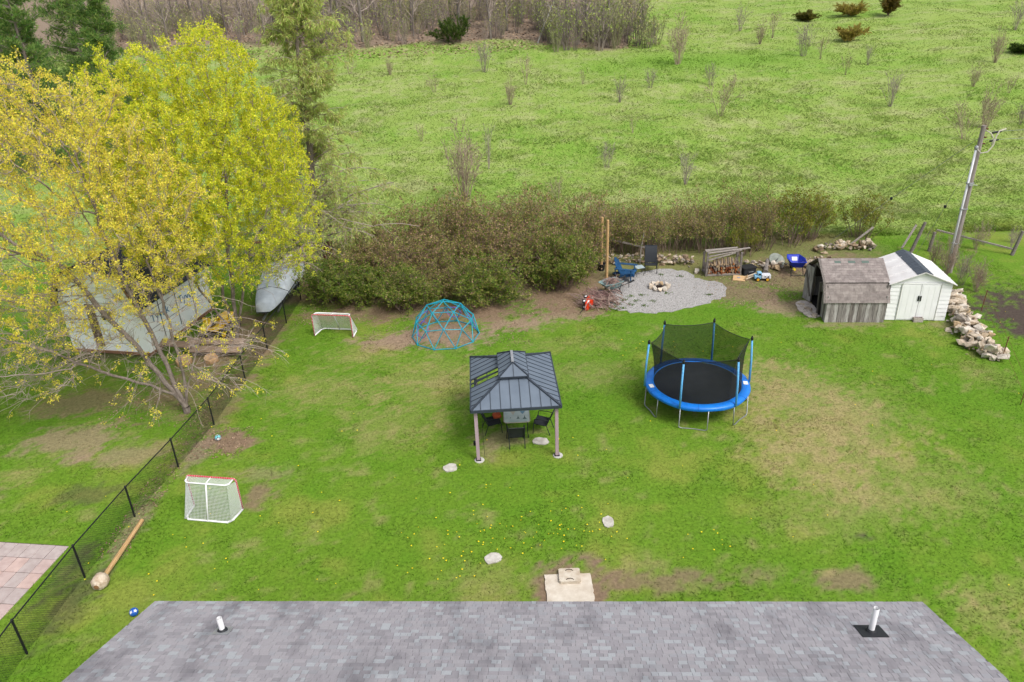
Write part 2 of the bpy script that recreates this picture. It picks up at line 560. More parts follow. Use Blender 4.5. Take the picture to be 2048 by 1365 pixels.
for i in range(18):
    for j in range(12):
        a, b = -3.7 + .206 + i * .412, -3.5 + .287 + j * .573
        if i >= 17 - (11 - j) * .22 and (i + j) % 2 and j < 4: continue
        o = put(bpy.data.objects.new('paver', pm[(i * 7 + j * 5 + (i * j) % 3) % 3]), patio)
        o.location = (-17.6 + a * c8 - b * s8, 14.70 + a * s8 + b * c8, random.uniform(0, .006))
        o.rotation_euler = (random.uniform(-.006, .006), random.uniform(-.006, .006), PAT_YAW + random.uniform(-.008, .008))

# ---------------------------------------------------------------- concrete step slab and its lid, stepping stones
M_CONC = mat('pale_concrete', srgb(226, 217, 203, .82), srgb(198, 184, 166, .82), scale=2.6, rough=.92, bump=.25, coord='World')
M_CONC2 = mat('lid_concrete', srgb(216, 206, 190, .82), srgb(188, 172, 152, .82), scale=5, rough=.92, bump=.25, coord='World')
def ragged_rect(x0, y0, x1, y1, step, amp, seed):
    r = random.Random(seed); pts = []
    def side(ax, ay, bx, by):
        n = max(2, int(math.hypot(bx - ax, by - ay) / step))
        for i in range(n):
            t = i / n
            pts.append((ax + (bx - ax) * t + r.uniform(-amp, amp), ay + (by - ay) * t + r.uniform(-amp, amp)))
    side(x0, y0, x1, y0); side(x1, y0, x1, y1); side(x1, y1, x0, y1); side(x0, y1, x0, y0)
    return pts
sp = ragged_rect(.64, 12.4, 1.90, 15.55, .09, .016, 4)
HOLES.append([(.55, 12.3), (2.0, 12.3), (2.0, 15.65), (.55, 15.65)])
slab = MB().prism(sp, -.05, .045).build('concrete_slab', M_CONC)
tag(slab, 'pale concrete slab with scalloped edges behind the house eave', 'slab')
lid = thing('concrete_lid', 'square concrete lid with two curved grips lying on the pale slab', 'lid', (1.31, 15.42, .045), R(-1))
MB().prism([(-.29, -.22), (-.25, -.25), (.25, -.25), (.29, -.22), (.29, .22), (.25, .25), (-.25, .25), (-.29, .22)], .002, .09).build('plate', M_CONC2, lid)
MG = mat('rebar', srgb(112, 100, 88, .7), rough=.8, metal=.3)
for sy in (-1, 1):
    MB().tube([(-.1, sy * .17 - .02, .09), (-.07, sy * .17 + .01, .105), (0, sy * .17 + .02, .11), (.07, sy * .17 + .01, .105), (.1, sy * .17 - .02, .09)], .011, 6).build('grip', MG, lid)
M_STEP = mat('flagstone', srgb(214, 210, 202, .8), srgb(176, 170, 160, .8), scale=6, rough=.92, bump=.4, coord='World')
def flag(loc, rx, ry, rz, label, seed):
    r = random.Random(seed); n = 13
    pts = []
    for k in range(n):
        a = 2 * math.pi * k / n
        q = (abs(math.cos(a)) ** 2.6 + abs(math.sin(a)) ** 2.6) ** (-1 / 2.6)
        pts.append((rx * q * math.cos(a) * r.uniform(.88, 1.08), ry * q * math.sin(a) * r.uniform(.86, 1.1)))
    o = MB().prism(pts, -.03, .04).build('stepping_stone', M_STEP)
    o.location = loc; o.rotation_euler = (0, 0, rz)
    HOLES.append([(loc[0] + 1.02 * (p[0] * math.cos(rz) - p[1] * math.sin(rz)), loc[1] + 1.02 * (p[0] * math.sin(rz) + p[1] * math.cos(rz))) for p in pts])
    tag(o, label, 'stepping stone', 'stepping stones across the lawn')
flag((-2.24, 20.69, 0), .24, .22, R(20), 'pale stepping stone in the lawn beside the left gazebo post', 1)
flag((.87, 22.05, 0), .28, .22, R(-14), 'notched stepping stone in the grass under the gazebo', 2)
flag((2.67, 17.65, 0), .17, .25, 0, 'rounded white stepping stone in the lawn, nearest the trampoline', 3)
flag((-.79, 16.30, 0), .26, .20, R(24), 'pale oblong stepping stone in the lawn, nearest the house roof', 4)

# ================================================================ house (roof seen from above)
house = thing('house', 'long house with weathered grey and mauve shingle roof along the bottom edge', 'house', HOUSE_C, HOUSE_YAW)
HW, EZ, PT, HD = 16.74 / 2, 2.6, .376, 4.4
c_, s_ = math.cos(HOUSE_YAW), math.sin(HOUSE_YAW)
HOLES.append([(HOUSE_C.x + a * c_ - b * s_, HOUSE_C.y + a * s_ + b * c_) for a, b in ((-8.1, -8.4), (8.1, -8.4), (8.1, -.45), (-8.1, -.45))])
M_SIDING = mat('house_siding', srgb(205, 200, 190, .8), scale=2, rough=.8)
M_FASCIA = mat('fascia', srgb(196, 194, 190, .75), rough=.6)
M_DECK = mat('roof_felt_gap_shade', srgb(118, 113, 119, .6), rough=.95)  # deck under the tabs, gap shadow between shingles put into its darker colour
w = MB()
ex = HW - .35
pr = [(-ex, -.45), (ex, -.45), (ex, -8.35), (-ex, -8.35)]
w.prism(pr[::-1], 0, 2.45)
for sx in (-1, 1):       # gable triangles
    x0, x1 = sx * ex, sx * (ex - .15)
    w.add([(x0, -.45, 2.45), (x0, -8.35, 2.45), (x0, -4.4, 3.93), (x1, -.45, 2.45), (x1, -8.35, 2.45), (x1, -4.4, 3.93)],
          [(0, 1, 2), (5, 4, 3), (0, 3, 4, 1), (1, 4, 5, 2), (2, 5, 3, 0)])
w.build('wall', M_SIDING, house)
d = MB().box((1.1, -.42, 1.08), (.95, .05, 2.05)).build('door', mat('door_paint', srgb(232, 232, 228, .8), rough=.5), house)
MB().box((.75, -.38, 1.05), (.04, .05, .14)).build('handle', MG, d)
for wx in (-5.2, -2.2, 4.6):
    f = MB().box((wx, -.43, 1.55), (1.3, .06, 1.1)).build('window', M_FASCIA, house)
    MB().box((wx, -.395, 1.55), (1.16, .02, .96)).build('pane', mat('window_glass', srgb(60, 70, 78, .7), rough=.08, spec=.6), f)
sl = math.atan(PT)
roof = MB()
for s in (0, 1):
    y0, y1 = (0, -HD) if s == 0 else (-2 * HD, -HD)
    z0, z1 = EZ, EZ + PT * HD
    q = [(-HW, y0, z0), (HW, y0, z0), (HW, y1, z1), (-HW, y1, z1)]
    if s == 0: q = q[::-1]
    roof.slab(q, .1)
roof = roof.build('roof', M_DECK, house)
fb = MB().box((0, -.005, EZ - .11), (2 * HW, .03, .15)).build('fascia_board', M_FASCIA, house)
# shingles: every tab is its own wedge; the 300 nearest the lens are separate parts, the others one part
SHC = [srgb(176, 172, 174, .71), srgb(167, 162, 165, .71), srgb(186, 190, 192, .72), srgb(159, 155, 158, .70), srgb(179, 174, 176, .71), srgb(172, 171, 174, .71)]
SHC = [(a, b * 1.005, c * 1.035) for a, b, c in SHC]
SHC = [tuple(.25 * m_ + .75 * q for q, m_ in zip(c, np.mean(SHC, 0))) for c in SHC]
def shingle_mat(i, c):
    mt = mat('shingle_%s' % 'abcdef'[i], c, tuple(x * .9 for x in c), scale=38, rough=.95, spec=.15, coord='Object')
    stain(mt)
    return mt
def stain(mt, k=.66):
    """dark algae streaks running down the roof, in house coordinates of the world"""
    nt = mt.node_tree; N, L = nt.nodes, nt.links
    bs = N['Principled BSDF']
    src = bs.inputs['Base Color'].links[0].from_socket
    ge = N.new('ShaderNodeNewGeometry'); mp = N.new('ShaderNodeMapping')
    mp.inputs['Scale'].default_value = (1.5, .55, 0)
    L.new(ge.outputs['Position'], mp.inputs['Vector'])
    no = N.new('ShaderNodeTexNoise'); no.inputs['Scale'].default_value = .8; no.inputs['Detail'].default_value = 5; no.inputs['Roughness'].default_value = .6
    L.new(mp.outputs[0], no.inputs['Vector'])
    ra = N.new('ShaderNodeValToRGB')
    ra.color_ramp.elements[0].position = .34; ra.color_ramp.elements[0].color = (k, k, k * 1.02, 1)
    ra.color_ramp.elements[1].position = .5; ra.color_ramp.elements[1].color = (1, 1, 1, 1)
    L.new(no.outputs['Fac'], ra.inputs[0])
    mx = N.new('ShaderNodeMix'); mx.data_type = 'RGBA'; mx.blend_type = 'MULTIPLY'; mx.inputs[0].default_value = 1
    L.new(src, mx.inputs[6]); L.new(ra.outputs[0], mx.inputs[7])
    L.new(mx.outputs[2], bs.inputs['Base Color'])
SHM = [shingle_mat(i, c) for i, c in enumerate(SHC)]
M_SHJ = mat('shingle_field', (1, 1, 1), attr=True, scale=38, rough=.95, spec=.15, vary=.06)
stain(M_SHJ)
EXPO = .128
hw_m = []
for mt in SHM:
    me = bpy.data.meshes.new('shingle')
    me.from_pydata([(-.5, 0, 0), (.5, 0, 0), (.5, 1, 0), (-.5, 1, 0), (-.5, 0, 1), (.5, 0, 1), (.5, 1, .25), (-.5, 1, .25)], [],
                   [(4, 5, 6, 7), (0, 1, 5, 4), (1, 2, 6, 5), (3, 0, 4, 7)])
    me.materials.append(mt); hw_m.append(me)
rs = random.Random(11)
tabs = []
Lsl = HD / math.cos(sl)
nrow = int(Lsl / EXPO)
for side in (0, 1):
    for r_ in range(nrow + 1):
        u = -HW - rs.uniform(0, .2)
        while u < HW:
            wd = rs.choice((.08, .11, .13, .15, .17, .19, .24))
            a, b = max(u, -HW), min(u + wd, HW)
            if b - a > .03:
                k = rs.choices(range(6), (24, 20, 13, 12, 20, 14))[0]
                tabs.append((side, r_, (a + b) / 2, b - a - .006, k, rs.choice((.006, .006, .010))))
            u += wd
Rsl = Euler((sl, 0, 0)).to_matrix()
def tab_frame(side, v):
    """position of distance v up the slope, y axis pointing up-slope"""
    if side == 0:
        return (-v * math.cos(sl), EZ + v * math.sin(sl)), -1
    return (-2 * HD + v * math.cos(sl), EZ + v * math.sin(sl)), 1
def tab_world(t):
    (y, z), sg = tab_frame(t[0], t[1] * EXPO)
    p = Matrix.Rotation(HOUSE_YAW, 3, 'Z') @ Vector((t[2], y, z)) + HOUSE_C
    return p
def in_view(p):
    v = p - Vector((0, 0, CAM_H)); zz = v.dot(fw)
    return abs(v.dot(rt) / zz) < .665 and abs(v.dot(upv) / zz) < .44, zz
cand = []
for i, t in enumerate(tabs):
    if t[0] == 0 and t[3] > .09:
        ok, zz = in_view(tab_world(t))
        if ok: cand.append((zz, i))
cand.sort()
near = set(i for _, i in cand[:296])
V, Fq, Cq = [], [], []
for i, t in enumerate(tabs):
    side, r_, xc, wd, k, th = t
    v = r_ * EXPO
    ln = min(EXPO + .03, Lsl - v + .0)
    if ln < .02: continue
    (y, z), sg = tab_frame(side, v)
    if i in near:
        o = put(bpy.data.objects.new('shingle', hw_m[k]), roof)
        # wedge: x along the eave, y up the slope, z out of the roof
        yv = Vector((0, -math.cos(sl), math.sin(sl))); zv = Vector((0, math.sin(sl), math.cos(sl))); xv = yv.cross(zv)
        Mx = Matrix((xv, yv, zv)).transposed().to_4x4() @ Matrix.Diagonal((wd, ln, th, 1))
        Mx.translation = Vector((xc, y, z)) + zv * .002
        o.matrix_local = Mx
    else:
        yv = Vector((0, sg * math.cos(sl), math.sin(sl))); zv = Vector((0, -sg * math.sin(sl), math.cos(sl)))
        p = Vector((xc, y, z)) + zv * .002
        n0 = len(V)
        for (a, b, c) in ((-.5, 0, 0), (.5, 0, 0), (.5, 1, 0), (-.5, 1, 0), (-.5, 0, 1), (.5, 0, 1), (.5, 1, .25), (-.5, 1, .25)):
            V.append(p + Vector((a * wd, 0, 0)) + yv * (b * ln) + zv * (c * th)); Cq.append(SHC[k])
        for q in ((4, 5, 6, 7), (0, 1, 5, 4), (1, 2, 6, 5), (3, 0, 4, 7)): Fq.append([n0 + j for j in q])
sh = mobj('shingle_courses', arr_mesh('shingle_courses', np.array([tuple(p) for p in V]), np.array(Fq), np.array(Cq)), M_SHJ, roof)
sh['kind'] = 'stuff'
# ridge caps
rc = MB()
for i in range(72):
    x = -HW + .12 + i * .23
    for sg in (-1, 1):
        rc.slab([(x - .11, -HD, EZ + PT * HD + .03 + .004 * (i % 2)), (x + .12, -HD, EZ + PT * HD + .03 + .004 * (i % 2)), (x + .12, -HD + sg * .14, EZ + PT * (HD - .14) + .03), (x - .11, -HD + sg * .14, EZ + PT * (HD - .14) + .03)][::sg], .008)
rc.build('ridge_cap', SHM[1], roof)
# two plastic vent pipes through the roof
M_PVC = mat('white_pipe', srgb(240, 240, 242, .85), rough=.35, vary=.06)
M_RUB = mat('black_rubber', srgb(42, 44, 48, .9), rough=.6)
M_FLAS = mat('grey_flashing', srgb(176, 178, 182, .8), rough=.5, metal=.4)
def vent(wx, wy, h, fm, cm_, size):
    loc = Matrix.Rotation(-HOUSE_YAW, 3, 'Z') @ (Vector((wx, wy, 0)) - HOUSE_C)
    z = EZ - loc.y * PT + .012
    t = MB().tube([(loc.x, loc.y, z - .1), (loc.x, loc.y, z + h - .01), (loc.x, loc.y, z + h)], [.056, .056, .052], 16, cap=False)
    t.tube([(loc.x, loc.y, z + h), (loc.x, loc.y, z + h - .2)], [.052, .046], 16, cap=False)
    p = t.build('vent_pipe', M_PVC, house, smooth=True)
    MB().box((loc.x + .0, loc.y, z + .008), (size, size * .95, .01), (-sl, 0, 0)).build('flashing', fm, p)
    MB().lathe([(.11, -.02), (.1, .03), (.062, .07)], 16, (loc.x, loc.y, z), (-sl * .6, 0, 0)).build('collar', cm_, p, smooth=True)
vent(-6.14, 11.17, .36, M_FLAS, M_RUB, .34)
vent(6.82, 10.52, .62, M_RUB, M_RUB, .50)

# ================================================================ chain link fence on the left
M_BLK = mat('black_steel', srgb(30, 32, 34), rough=.45, vary=.1)
fence = thing('chain_link_fence', 'black chain link fence with steel posts along the left side of the lawn', 'fence', (-12.5, 10.9, 0))
FP = [(-12.56, 8.3), (-12.52, 10.95), (-12.49, 13.58), (-12.33, 16.21), (-12.04, 18.81), (-11.65, 21.38), (-11.32, 24.04), (-11.15, 27.4), (-11.0, 30.2), (-10.85, 33.0), (-10.8, 35.8)]
FH = 1.16
loc0 = Vector((-12.5, 10.9, 0))
for (x, y) in FP:
    b = Vector((x, y, 0)) - loc0
    p = MB().tube([b, b + Vector((0, 0, FH))], .03, 8).build('post', M_BLK, fence, smooth=False)
    MB().lathe([(.036, FH - .03), (.036, FH + .01), (.02, FH + .04), (.004, FH + .05)], 8, b).build('cap', M_BLK, p)
rail = MB().tube([Vector((x, y, FH - .01)) - loc0 for x, y in FP], .022, 6).build('top_rail', M_BLK, fence)
wm = MB(); 
def vwire(p0, p1, r=.0028):
    wm.tube([p0, p1], r, 3, cap=False)
S = .075
for i in range(len(FP) - 1):
    a = Vector((*FP[i], 0)) - loc0; b = Vector((*FP[i + 1], 0)) - loc0
    L_ = (b - a).length; dv = (b - a) / L_
    h0, h1 = .04, FH - .03
    H_ = h1 - h0
    n = int((L_ + H_) / S)
    for k in range(n):
        for sg in (1, -1):
            s0 = k * S - H_            # along position at bottom for rising wires
            pts = []
            t0, t1 = max(0, -s0), min(H_, L_ - s0)
            if t1 <= t0: continue
            q0 = (s0 + t0, t0); q1 = (s0 + t1, t1)
            if sg < 0: q0, q1 = (L_ - q0[0], q0[1]), (L_ - q1[0], q1[1])
            vwire(a + dv * q0[0] + Vector((0, 0, h0 + q0[1])), a + dv * q1[0] + Vector((0, 0, h0 + q1[1])))
wm.build('wire_mesh', M_BLK, fence)

# ---------------------------------------------------------------- fallen fence post with its concrete footing
M_POST = mat('new_timber', srgb(206, 172, 124, .82), srgb(176, 138, 92, .82), scale=5, stretch=(6, .6, 6), rough=.8, bump=.2)
M_FOOT = mat('rough_concrete', srgb(222, 208, 188, .82), srgb(176, 152, 128, .82), scale=7, rough=.95, bump=.8)
fp = thing('wooden_post', 'pale round timber post with concrete footing lying on the lawn by the fence', 'post', (-11.66, 15.85, 0), R(1.0))
MB().tube([(0, -.05, .17), (0.02, 1.4, .12), (.03, 2.68, .075)], [.068, .066, .062], 12).build('timber', M_POST, fp, smooth=False)
ft = MB().lathe([(.02, -.255), (.075, -.25), (.1, -.2), (.16, -.2), (.205, -.13), (.215, -.02), (.205, .1), (.15, .17), (.08, .19)], 18, (0, 0, .19), (R(-92), 0, 0))
ft.v = [(p[0] + random.uniform(-.012, .012), p[1] + random.uniform(-.012, .012), p[2] + random.uniform(-.012, .012)) for p in ft.v]
ft.build('footing', M_FOOT, fp, smooth=True)
MB().lathe([(.07, -.262), (.03, -.266)], 14, (0, 0, .19), (R(-92), 0, 0)).build('post_end', mat('post_end', srgb(150, 112, 76, .8), rough=.9), fp)

# ---------------------------------------------------------------- balls
def ball(name, loc, r, label, cols, seed):
    me = bpy.data.meshes.new(name)
    bm = bmesh.new(); bmesh.ops.create_icosphere(bm, subdivisions=3, radius=r)
    cen = [Vector(v.co) for v in bmesh.ops.create_icosphere(bmesh.new(), subdivisions=1, radius=1)['verts']] if False else None
    ico = bmesh.new(); bmesh.ops.create_icosphere(ico, subdivisions=1, radius=1)
    pent = [v.co.copy() for v in ico.verts]; ico.free()
    for f in bm.faces:
        c = f.calc_center_median().normalized()
        k = max(range(len(pent)), key=lambda i: pent[i].dot(c))
        f.material_index = cols[1][k % len(cols[1])] if pent[k].dot(c) > cols[2] else 0
        f.smooth = True
    bm.to_mesh(me); bm.free()
    for c in cols[0]: me.materials.append(c)
    o = mobj(name, me)
    o.location = loc; o.rotation_euler = (.4, .7, .2)
    tag(o, label, 'ball')
mk = lambda n, c: mat(n, c, rough=.4, vary=.08)
B_W, B_K, B_P, B_T, B_B = mk('ball_white', srgb(225, 228, 230, .85)), mk('ball_black', srgb(28, 32, 44)), mk('ball_pink', srgb(228, 150, 200, .8)), mk('ball_teal', srgb(120, 200, 205, .8)), mk('ball_blue', srgb(36, 96, 190, .8))
ball('soccer_ball', (-10.80, 22.97, .115), .115, 'black, white and pink soccer ball on the bare soil by the fence', ([B_K, B_W, B_T, B_P], [1, 2, 1, 3, 1, 2], .90), 1)
ball('play_ball', (-10.27, 14.72, .115), .115, 'blue and white ball in the grass beside the house roof', ([B_B, B_W, B_B, B_W], [0, 1, 0, 2, 0, 1], .93), 2)

# ---------------------------------------------------------------- hockey nets
M_WHT = mat('white_paint', srgb(244, 244, 246, .85), rough=.35, vary=.05)
M_RED = mat('red_paint', srgb(206, 44, 62, .85), rough=.4, vary=.1)
M_NET = mat('white_netting', srgb(226, 230, 228, .8), rough=.8, vary=.05)
M_LACE = mat('netting_lace', srgb(238, 236, 236, .8), rough=.8, vary=.05)
def hockey(loc, rz, W, H_, D, label):
    """opening faces +Y of the thing, base bar behind at -Y"""
    t = thing('hockey_net', label, 'hockey net', loc, rz, 'hockey nets on the lawn')
    h = W / 2; r = .026; td = .30; bw = h - .06
    def arc(c, a0, a1, rad, n=4, pl='xz'):
        return [(c[0] + rad * math.cos(a0 + (a1 - a0) * k / n), c[1], c[2] + rad * math.sin(a0 + (a1 - a0) * k / n)) for k in range(n + 1)]
    g_ = [(-h, 0, 0.02)] + arc((-h + .1, 0, H_ - .1), math.pi, math.pi / 2, .1) + arc((h - .1, 0, H_ - .1), math.pi / 2, 0, .1) + [(h, 0, .02)]
    gf = MB().tube(g_, r, 8).build('goal_frame', M_RED, t, smooth=True)
    b = [(-h, -.02, .03), (-bw, -D * .8, .03), (-bw + .12, -D, .03), (bw - .12, -D, .03), (bw, -D * .8, .03), (h, -.02, .03)]
    MB().tube(b, .032, 8).build('base_bar', M_WHT, t, smooth=True)
    tp = [(-h + .08, -.02, H_ - .02), (-h + .1, -td * .75, H_ - .03), (-h + .2, -td, H_ - .04), (h - .2, -td, H_ - .04), (h - .1, -td * .75, H_ - .03), (h - .08, -.02, H_ - .02)]
    MB().tube(tp, .026, 8).build('top_bar', M_WHT, t, smooth=True)
    MB().tube([(0, -.0, H_ - .015), (0, -td, H_ - .03)], .02, 8).build('top_strut', M_WHT, t)
    MB().tube([(0, -td, H_ - .04), (0, -D, .04)], .024, 8).build('back_strut', M_WHT, t, smooth=True)
    # lacing wound round the red frame
    lc = MB()
    L = 0; pts = [Vector(p) for p in g_]
    for a, bb in zip(pts[:-1], pts[1:]):
        n = max(1, int((bb - a).length / .075))
        dr = (bb - a).normalized()
        for k in range(n):
            p = a + (bb - a) * ((k + .5) / n)
            q = [p + (Matrix.Rotation(2 * math.pi * j / 6, 3, dr) @ dr.orthogonal().normalized()) * (r + .003) + dr * (j / 6 * .02) for j in range(7)]
            lc.tube(q, .0045, 4, cap=False)
    lc.build('lacing', M_LACE, t)
    # netting: back panel, two sides, top
    nt_ = MB(); sp = .046; nr = .0052
    def grid(P00, P10, P11, P01):
        P00, P10, P11, P01 = map(Vector, (P00, P10, P11, P01))
        nu = max(2, int(max((P10 - P00).length, (P11 - P01).length) / sp)); nv = max(2, int(max((P01 - P00).length, (P11 - P10).length) / sp))
        f = lambda u, v: (P00 * (1 - u) + P10 * u) * (1 - v) + (P01 * (1 - u) + P11 * u) * v + bag * (4 * u * (1 - u)) * (4 * v * (1 - v)) * .25
        for i in range(nu + 1): nt_.tube([f(i / nu, k / 4) for k in range(5)], nr, 3, cap=False)
        for j in range(nv + 1): nt_.tube([f(k / 4, j / nv) for k in range(5)], nr, 3, cap=False)
    bag = Vector((0, .10, 0)); grid((-bw, -D, .05), (bw, -D, .05), (h - .15, -td, H_ - .06), (-h + .15, -td, H_ - .06))
    bag = Vector((0, 0, 0))
    for sg in (-1, 1): grid((sg * h, -.02, .04), (sg * bw, -D, .05), (sg * (h - .15), -td, H_ - .06), (sg * h, -.02, H_ - .1))
    grid((-h + .08, -.02, H_ - .03), (h - .08, -.02, H_ - .03), (h - .15, -td, H_ - .05), (-h + .15, -td, H_ - .05))
    nt_.build('netting', M_NET, t)
    return t
hockey((-9.50, 19.08, 0), R(-10), 1.66, 1.2, .66, 'white hockey net with red frame, seen from behind, on the near lawn')
hockey((-8.22, 31.26, 0), R(180 - 10), 1.86, 1.1, .78, 'red framed hockey net facing the lens, by the boat and shrubs')

# ================================================================ dome climber
M_TEAL = mat('teal_steel', srgb(24, 170, 190, .82), srgb(20, 140, 170, .82), scale=1.5, rough=.4, coord='World')
M_PURP = mat('purple_steel', srgb(128, 96, 186, .8), rough=.45, vary=.1)
dome = thing('dome_climber', 'teal geodesic climbing dome standing on bare soil', 'climbing dome', (-3.02, 30.95, 0), R(20))
DR, DH = 1.53, 1.66
ico = [Vector((0, 0, 1))] + [Vector((2 / 5 ** .5 * math.cos(a), 2 / 5 ** .5 * math.sin(a), 1 / 5 ** .5)) for a in [2 * math.pi * k / 5 for k in range(5)]]
low = [Vector((2 / 5 ** .5 * math.cos(a), 2 / 5 ** .5 * math.sin(a), -1 / 5 ** .5)) for a in [2 * math.pi * (k + .5) / 5 for k in range(5)]]
A = [ico[0]]
mid = lambda a, b: ((a + b) / 2).normalized()
m1 = [mid(ico[0], ico[1 + k]) for k in range(5)]
m2 = [mid(ico[1 + k], ico[1 + (k + 1) % 5]) for k in range(5)]
eqa = [mid(ico[1 + k], low[k]) for k in range(5)]
eqb = [mid(ico[1 + (k + 1) % 5], low[k]) for k in range(5)]
E_ = []
for k in range(5):
    n = (k + 1) % 5
    E_ += [(A[0], m1[k]), (m1[k], m1[n]), (m1[k], ico[1 + k]), (m1[k], m2[k]), (m1[n], m2[k]), (ico[1 + k], m2[k]), (m2[k], ico[1 + n]),
           (m2[k], eqa[k]), (m2[k], eqb[k]), (eqa[k], eqb[k]), (ico[1 + k], eqa[k]), (ico[1 + n], eqb[k]), (eqb[k], eqa[n])]
sc = lambda p: Vector((p.x * DR, p.y * DR, p.z * DH + .03))
unit = MB().tube([(0, 0, 0), (0, 0, 1)], .021, 6).mesh('strut'); unit.materials.append(M_TEAL)
for a, b in E_:
    a, b = sc(a), sc(b)
    o = put(bpy.data.objects.new('strut', unit), dome)
    d_ = b - a
    Mx = d_.to_track_quat('Z', 'Y').to_matrix().to_4x4() @ Matrix.Diagonal((1, 1, d_.length, 1)); Mx.translation = a
    o.matrix_local = Mx
hub = MB().lathe([(.03, -.025), (.042, 0), (.03, .025)], 8).mesh('hub'); hub.materials.append(M_TEAL)
for p in A + m1 + m2 + ico[1:] + eqa + eqb:
    o = put(bpy.data.objects.new('hub', hub), dome)
    o.matrix_local = Matrix.Translation(sc(p)) @ p.to_track_quat('Z', 'Y').to_matrix().to_4x4()
for ang, zc, rr in ((R(55), .62, 1.24), (R(128), .62, 1.24), (R(-20), .66, 1.22), (R(200), .70, 1.20)):
    c = Vector((math.cos(ang) * rr, math.sin(ang) * rr, zc))
    u = Vector((-math.sin(ang), math.cos(ang), 0)); v = Vector((-math.cos(ang) * .45, -math.sin(ang) * .45, .9))
    MB().tube([c + u * math.cos(t) * .40 + v * math.sin(t) * .40 for t in [2 * math.pi * k / 6 for k in range(6)]], .019, 6, closed=True).build('hexagon_grip', M_PURP, dome)

# ================================================================ gazebo
M_ROOFM = mat('slate_steel', srgb(110, 122, 136, .78), srgb(99, 111, 125, .78), scale=1.2, rough=.5, spec=.4, coord='World')
M_SEAM = mat('dark_seam', srgb(60, 68, 78, .8), rough=.5)
M_GPOST = mat('mauve_post', srgb(196, 172, 182, .75), srgb(180, 155, 166, .75), scale=2, rough=.55, stretch=(4, 4, .5))
gaz = thing('gazebo', 'hardtop gazebo with dark slate metal roof, cupola and pale mauve posts', 'gazebo', (-.02, 22.86, 0), R(2))
GHX, GHY, GE, IX, IY, GT_ = 1.49, 1.92, 2.08, .40, .76, 2.60
def clip(poly, axis_, lo, hi):
    def half(pl, sgn, lim):
        out = []
        for i in range(len(pl)):
            a, b = pl[i], pl[(i + 1) % len(pl)]
            da, db = sgn * (a[axis_] - lim), sgn * (b[axis_] - lim)
            if da >= 0: out.append(a)
            if da * db < 0: out.append(a.lerp(b, da / (da - db)))
        return out
    return half(half(poly, 1, lo), -1, hi)
def slope(quad, axis_, lim, n, skip=()):
    quad = [Vector(p) for p in quad]
    nrm = (quad[1] - quad[0]).cross(quad[2] - quad[0]).normalized()
    for k in range(n):
        lo = -lim + 2 * lim * k / n; hi = -lim + 2 * lim * (k + 1) / n
        if k not in skip:
            pl = clip(quad, axis_, lo + .004, hi - .004)
            if len(pl) >= 3: MB().slab(pl, .02).build('roof_panel', M_ROOFM, gaz)
        if k:
            pl = clip(quad, axis_, lo - .011, lo + .011)
            if len(pl) >= 3: MB().slab([p + nrm * .018 for p in pl], .05).build('seam', M_SEAM, gaz)
    return nrm
c4 = [(-GHX, -GHY), (GHX, -GHY), (GHX, GHY), (-GHX, GHY)]
i4 = [(-IX, -IY), (IX, -IY), (IX, IY), (-IX, IY)]
for k in range(4):
    a, b = c4[k], c4[(k + 1) % 4]; c, d = i4[(k + 1) % 4], i4[k]
    q = [(*a, GE), (*b, GE), (*c, GT_), (*d, GT_)]
    slope(q, 0 if k % 2 == 0 else 1, GHX if k % 2 == 0 else GHY, 9 if k % 2 == 0 else 13, (5, 6) if k == 3 else ())
    MB().beam((*c4[k], GE + .02), (*i4[k], GT_ + .03), .07, .035).build('hip_cap', M_SEAM, gaz)
    MB().beam((*a, GE - .03), (*b, GE - .03), .05, .09).build('eave_beam', M_SEAM, gaz)
# cupola
CX, CY, CE, CT = .50, .88, 2.70, 3.0
for sg in (-1, 1):
    MB().box((sg * (IX + .02), 0, 2.62), (.03, 2 * IY, .16)).build('cupola_wall', M_SEAM, gaz)
    MB().box((0, sg * (IY + .02), 2.62), (2 * IX, .03, .16)).build('cupola_wall', M_SEAM, gaz)
cc4 = [(-CX, -CY), (CX, -CY), (CX, CY), (-CX, CY)]
rid = [(0, -.40), (0, .40)]
for k in range(4):
    a, b = cc4[k], cc4[(k + 1) % 4]
    if k == 0: q = [(*a, CE), (*b, CE), (*rid[0], CT)]
    elif k == 2: q = [(*a, CE), (*b, CE), (*rid[1], CT)]
    elif k == 1: q = [(*a, CE), (*b, CE), (*rid[1], CT), (*rid[0], CT)]
    else: q = [(*a, CE), (*b, CE), (*rid[0], CT), (*rid[1], CT)]
    slope(q, 0 if k % 2 == 0 else 1, CX if k % 2 == 0 else CY, 2 if k % 2 == 0 else 6)
    MB().beam((*cc4[k], CE + .015), (*(rid[0] if k in (0, 1) else rid[1]), CT + .02), .05, .03).build('hip_cap', M_SEAM, gaz)
    MB().beam((*a, CE - .02), (*b, CE - .02), .03, .05).build('cupola_trim', M_SEAM, gaz)
MB().beam((0, -.42, CT + .025), (0, .42, CT + .025), .09, .03).build('ridge_cap', M_FLAS, gaz)
M_PIER = mat('pier_stone', srgb(206, 204, 200, .8), scale=8, rough=.95)
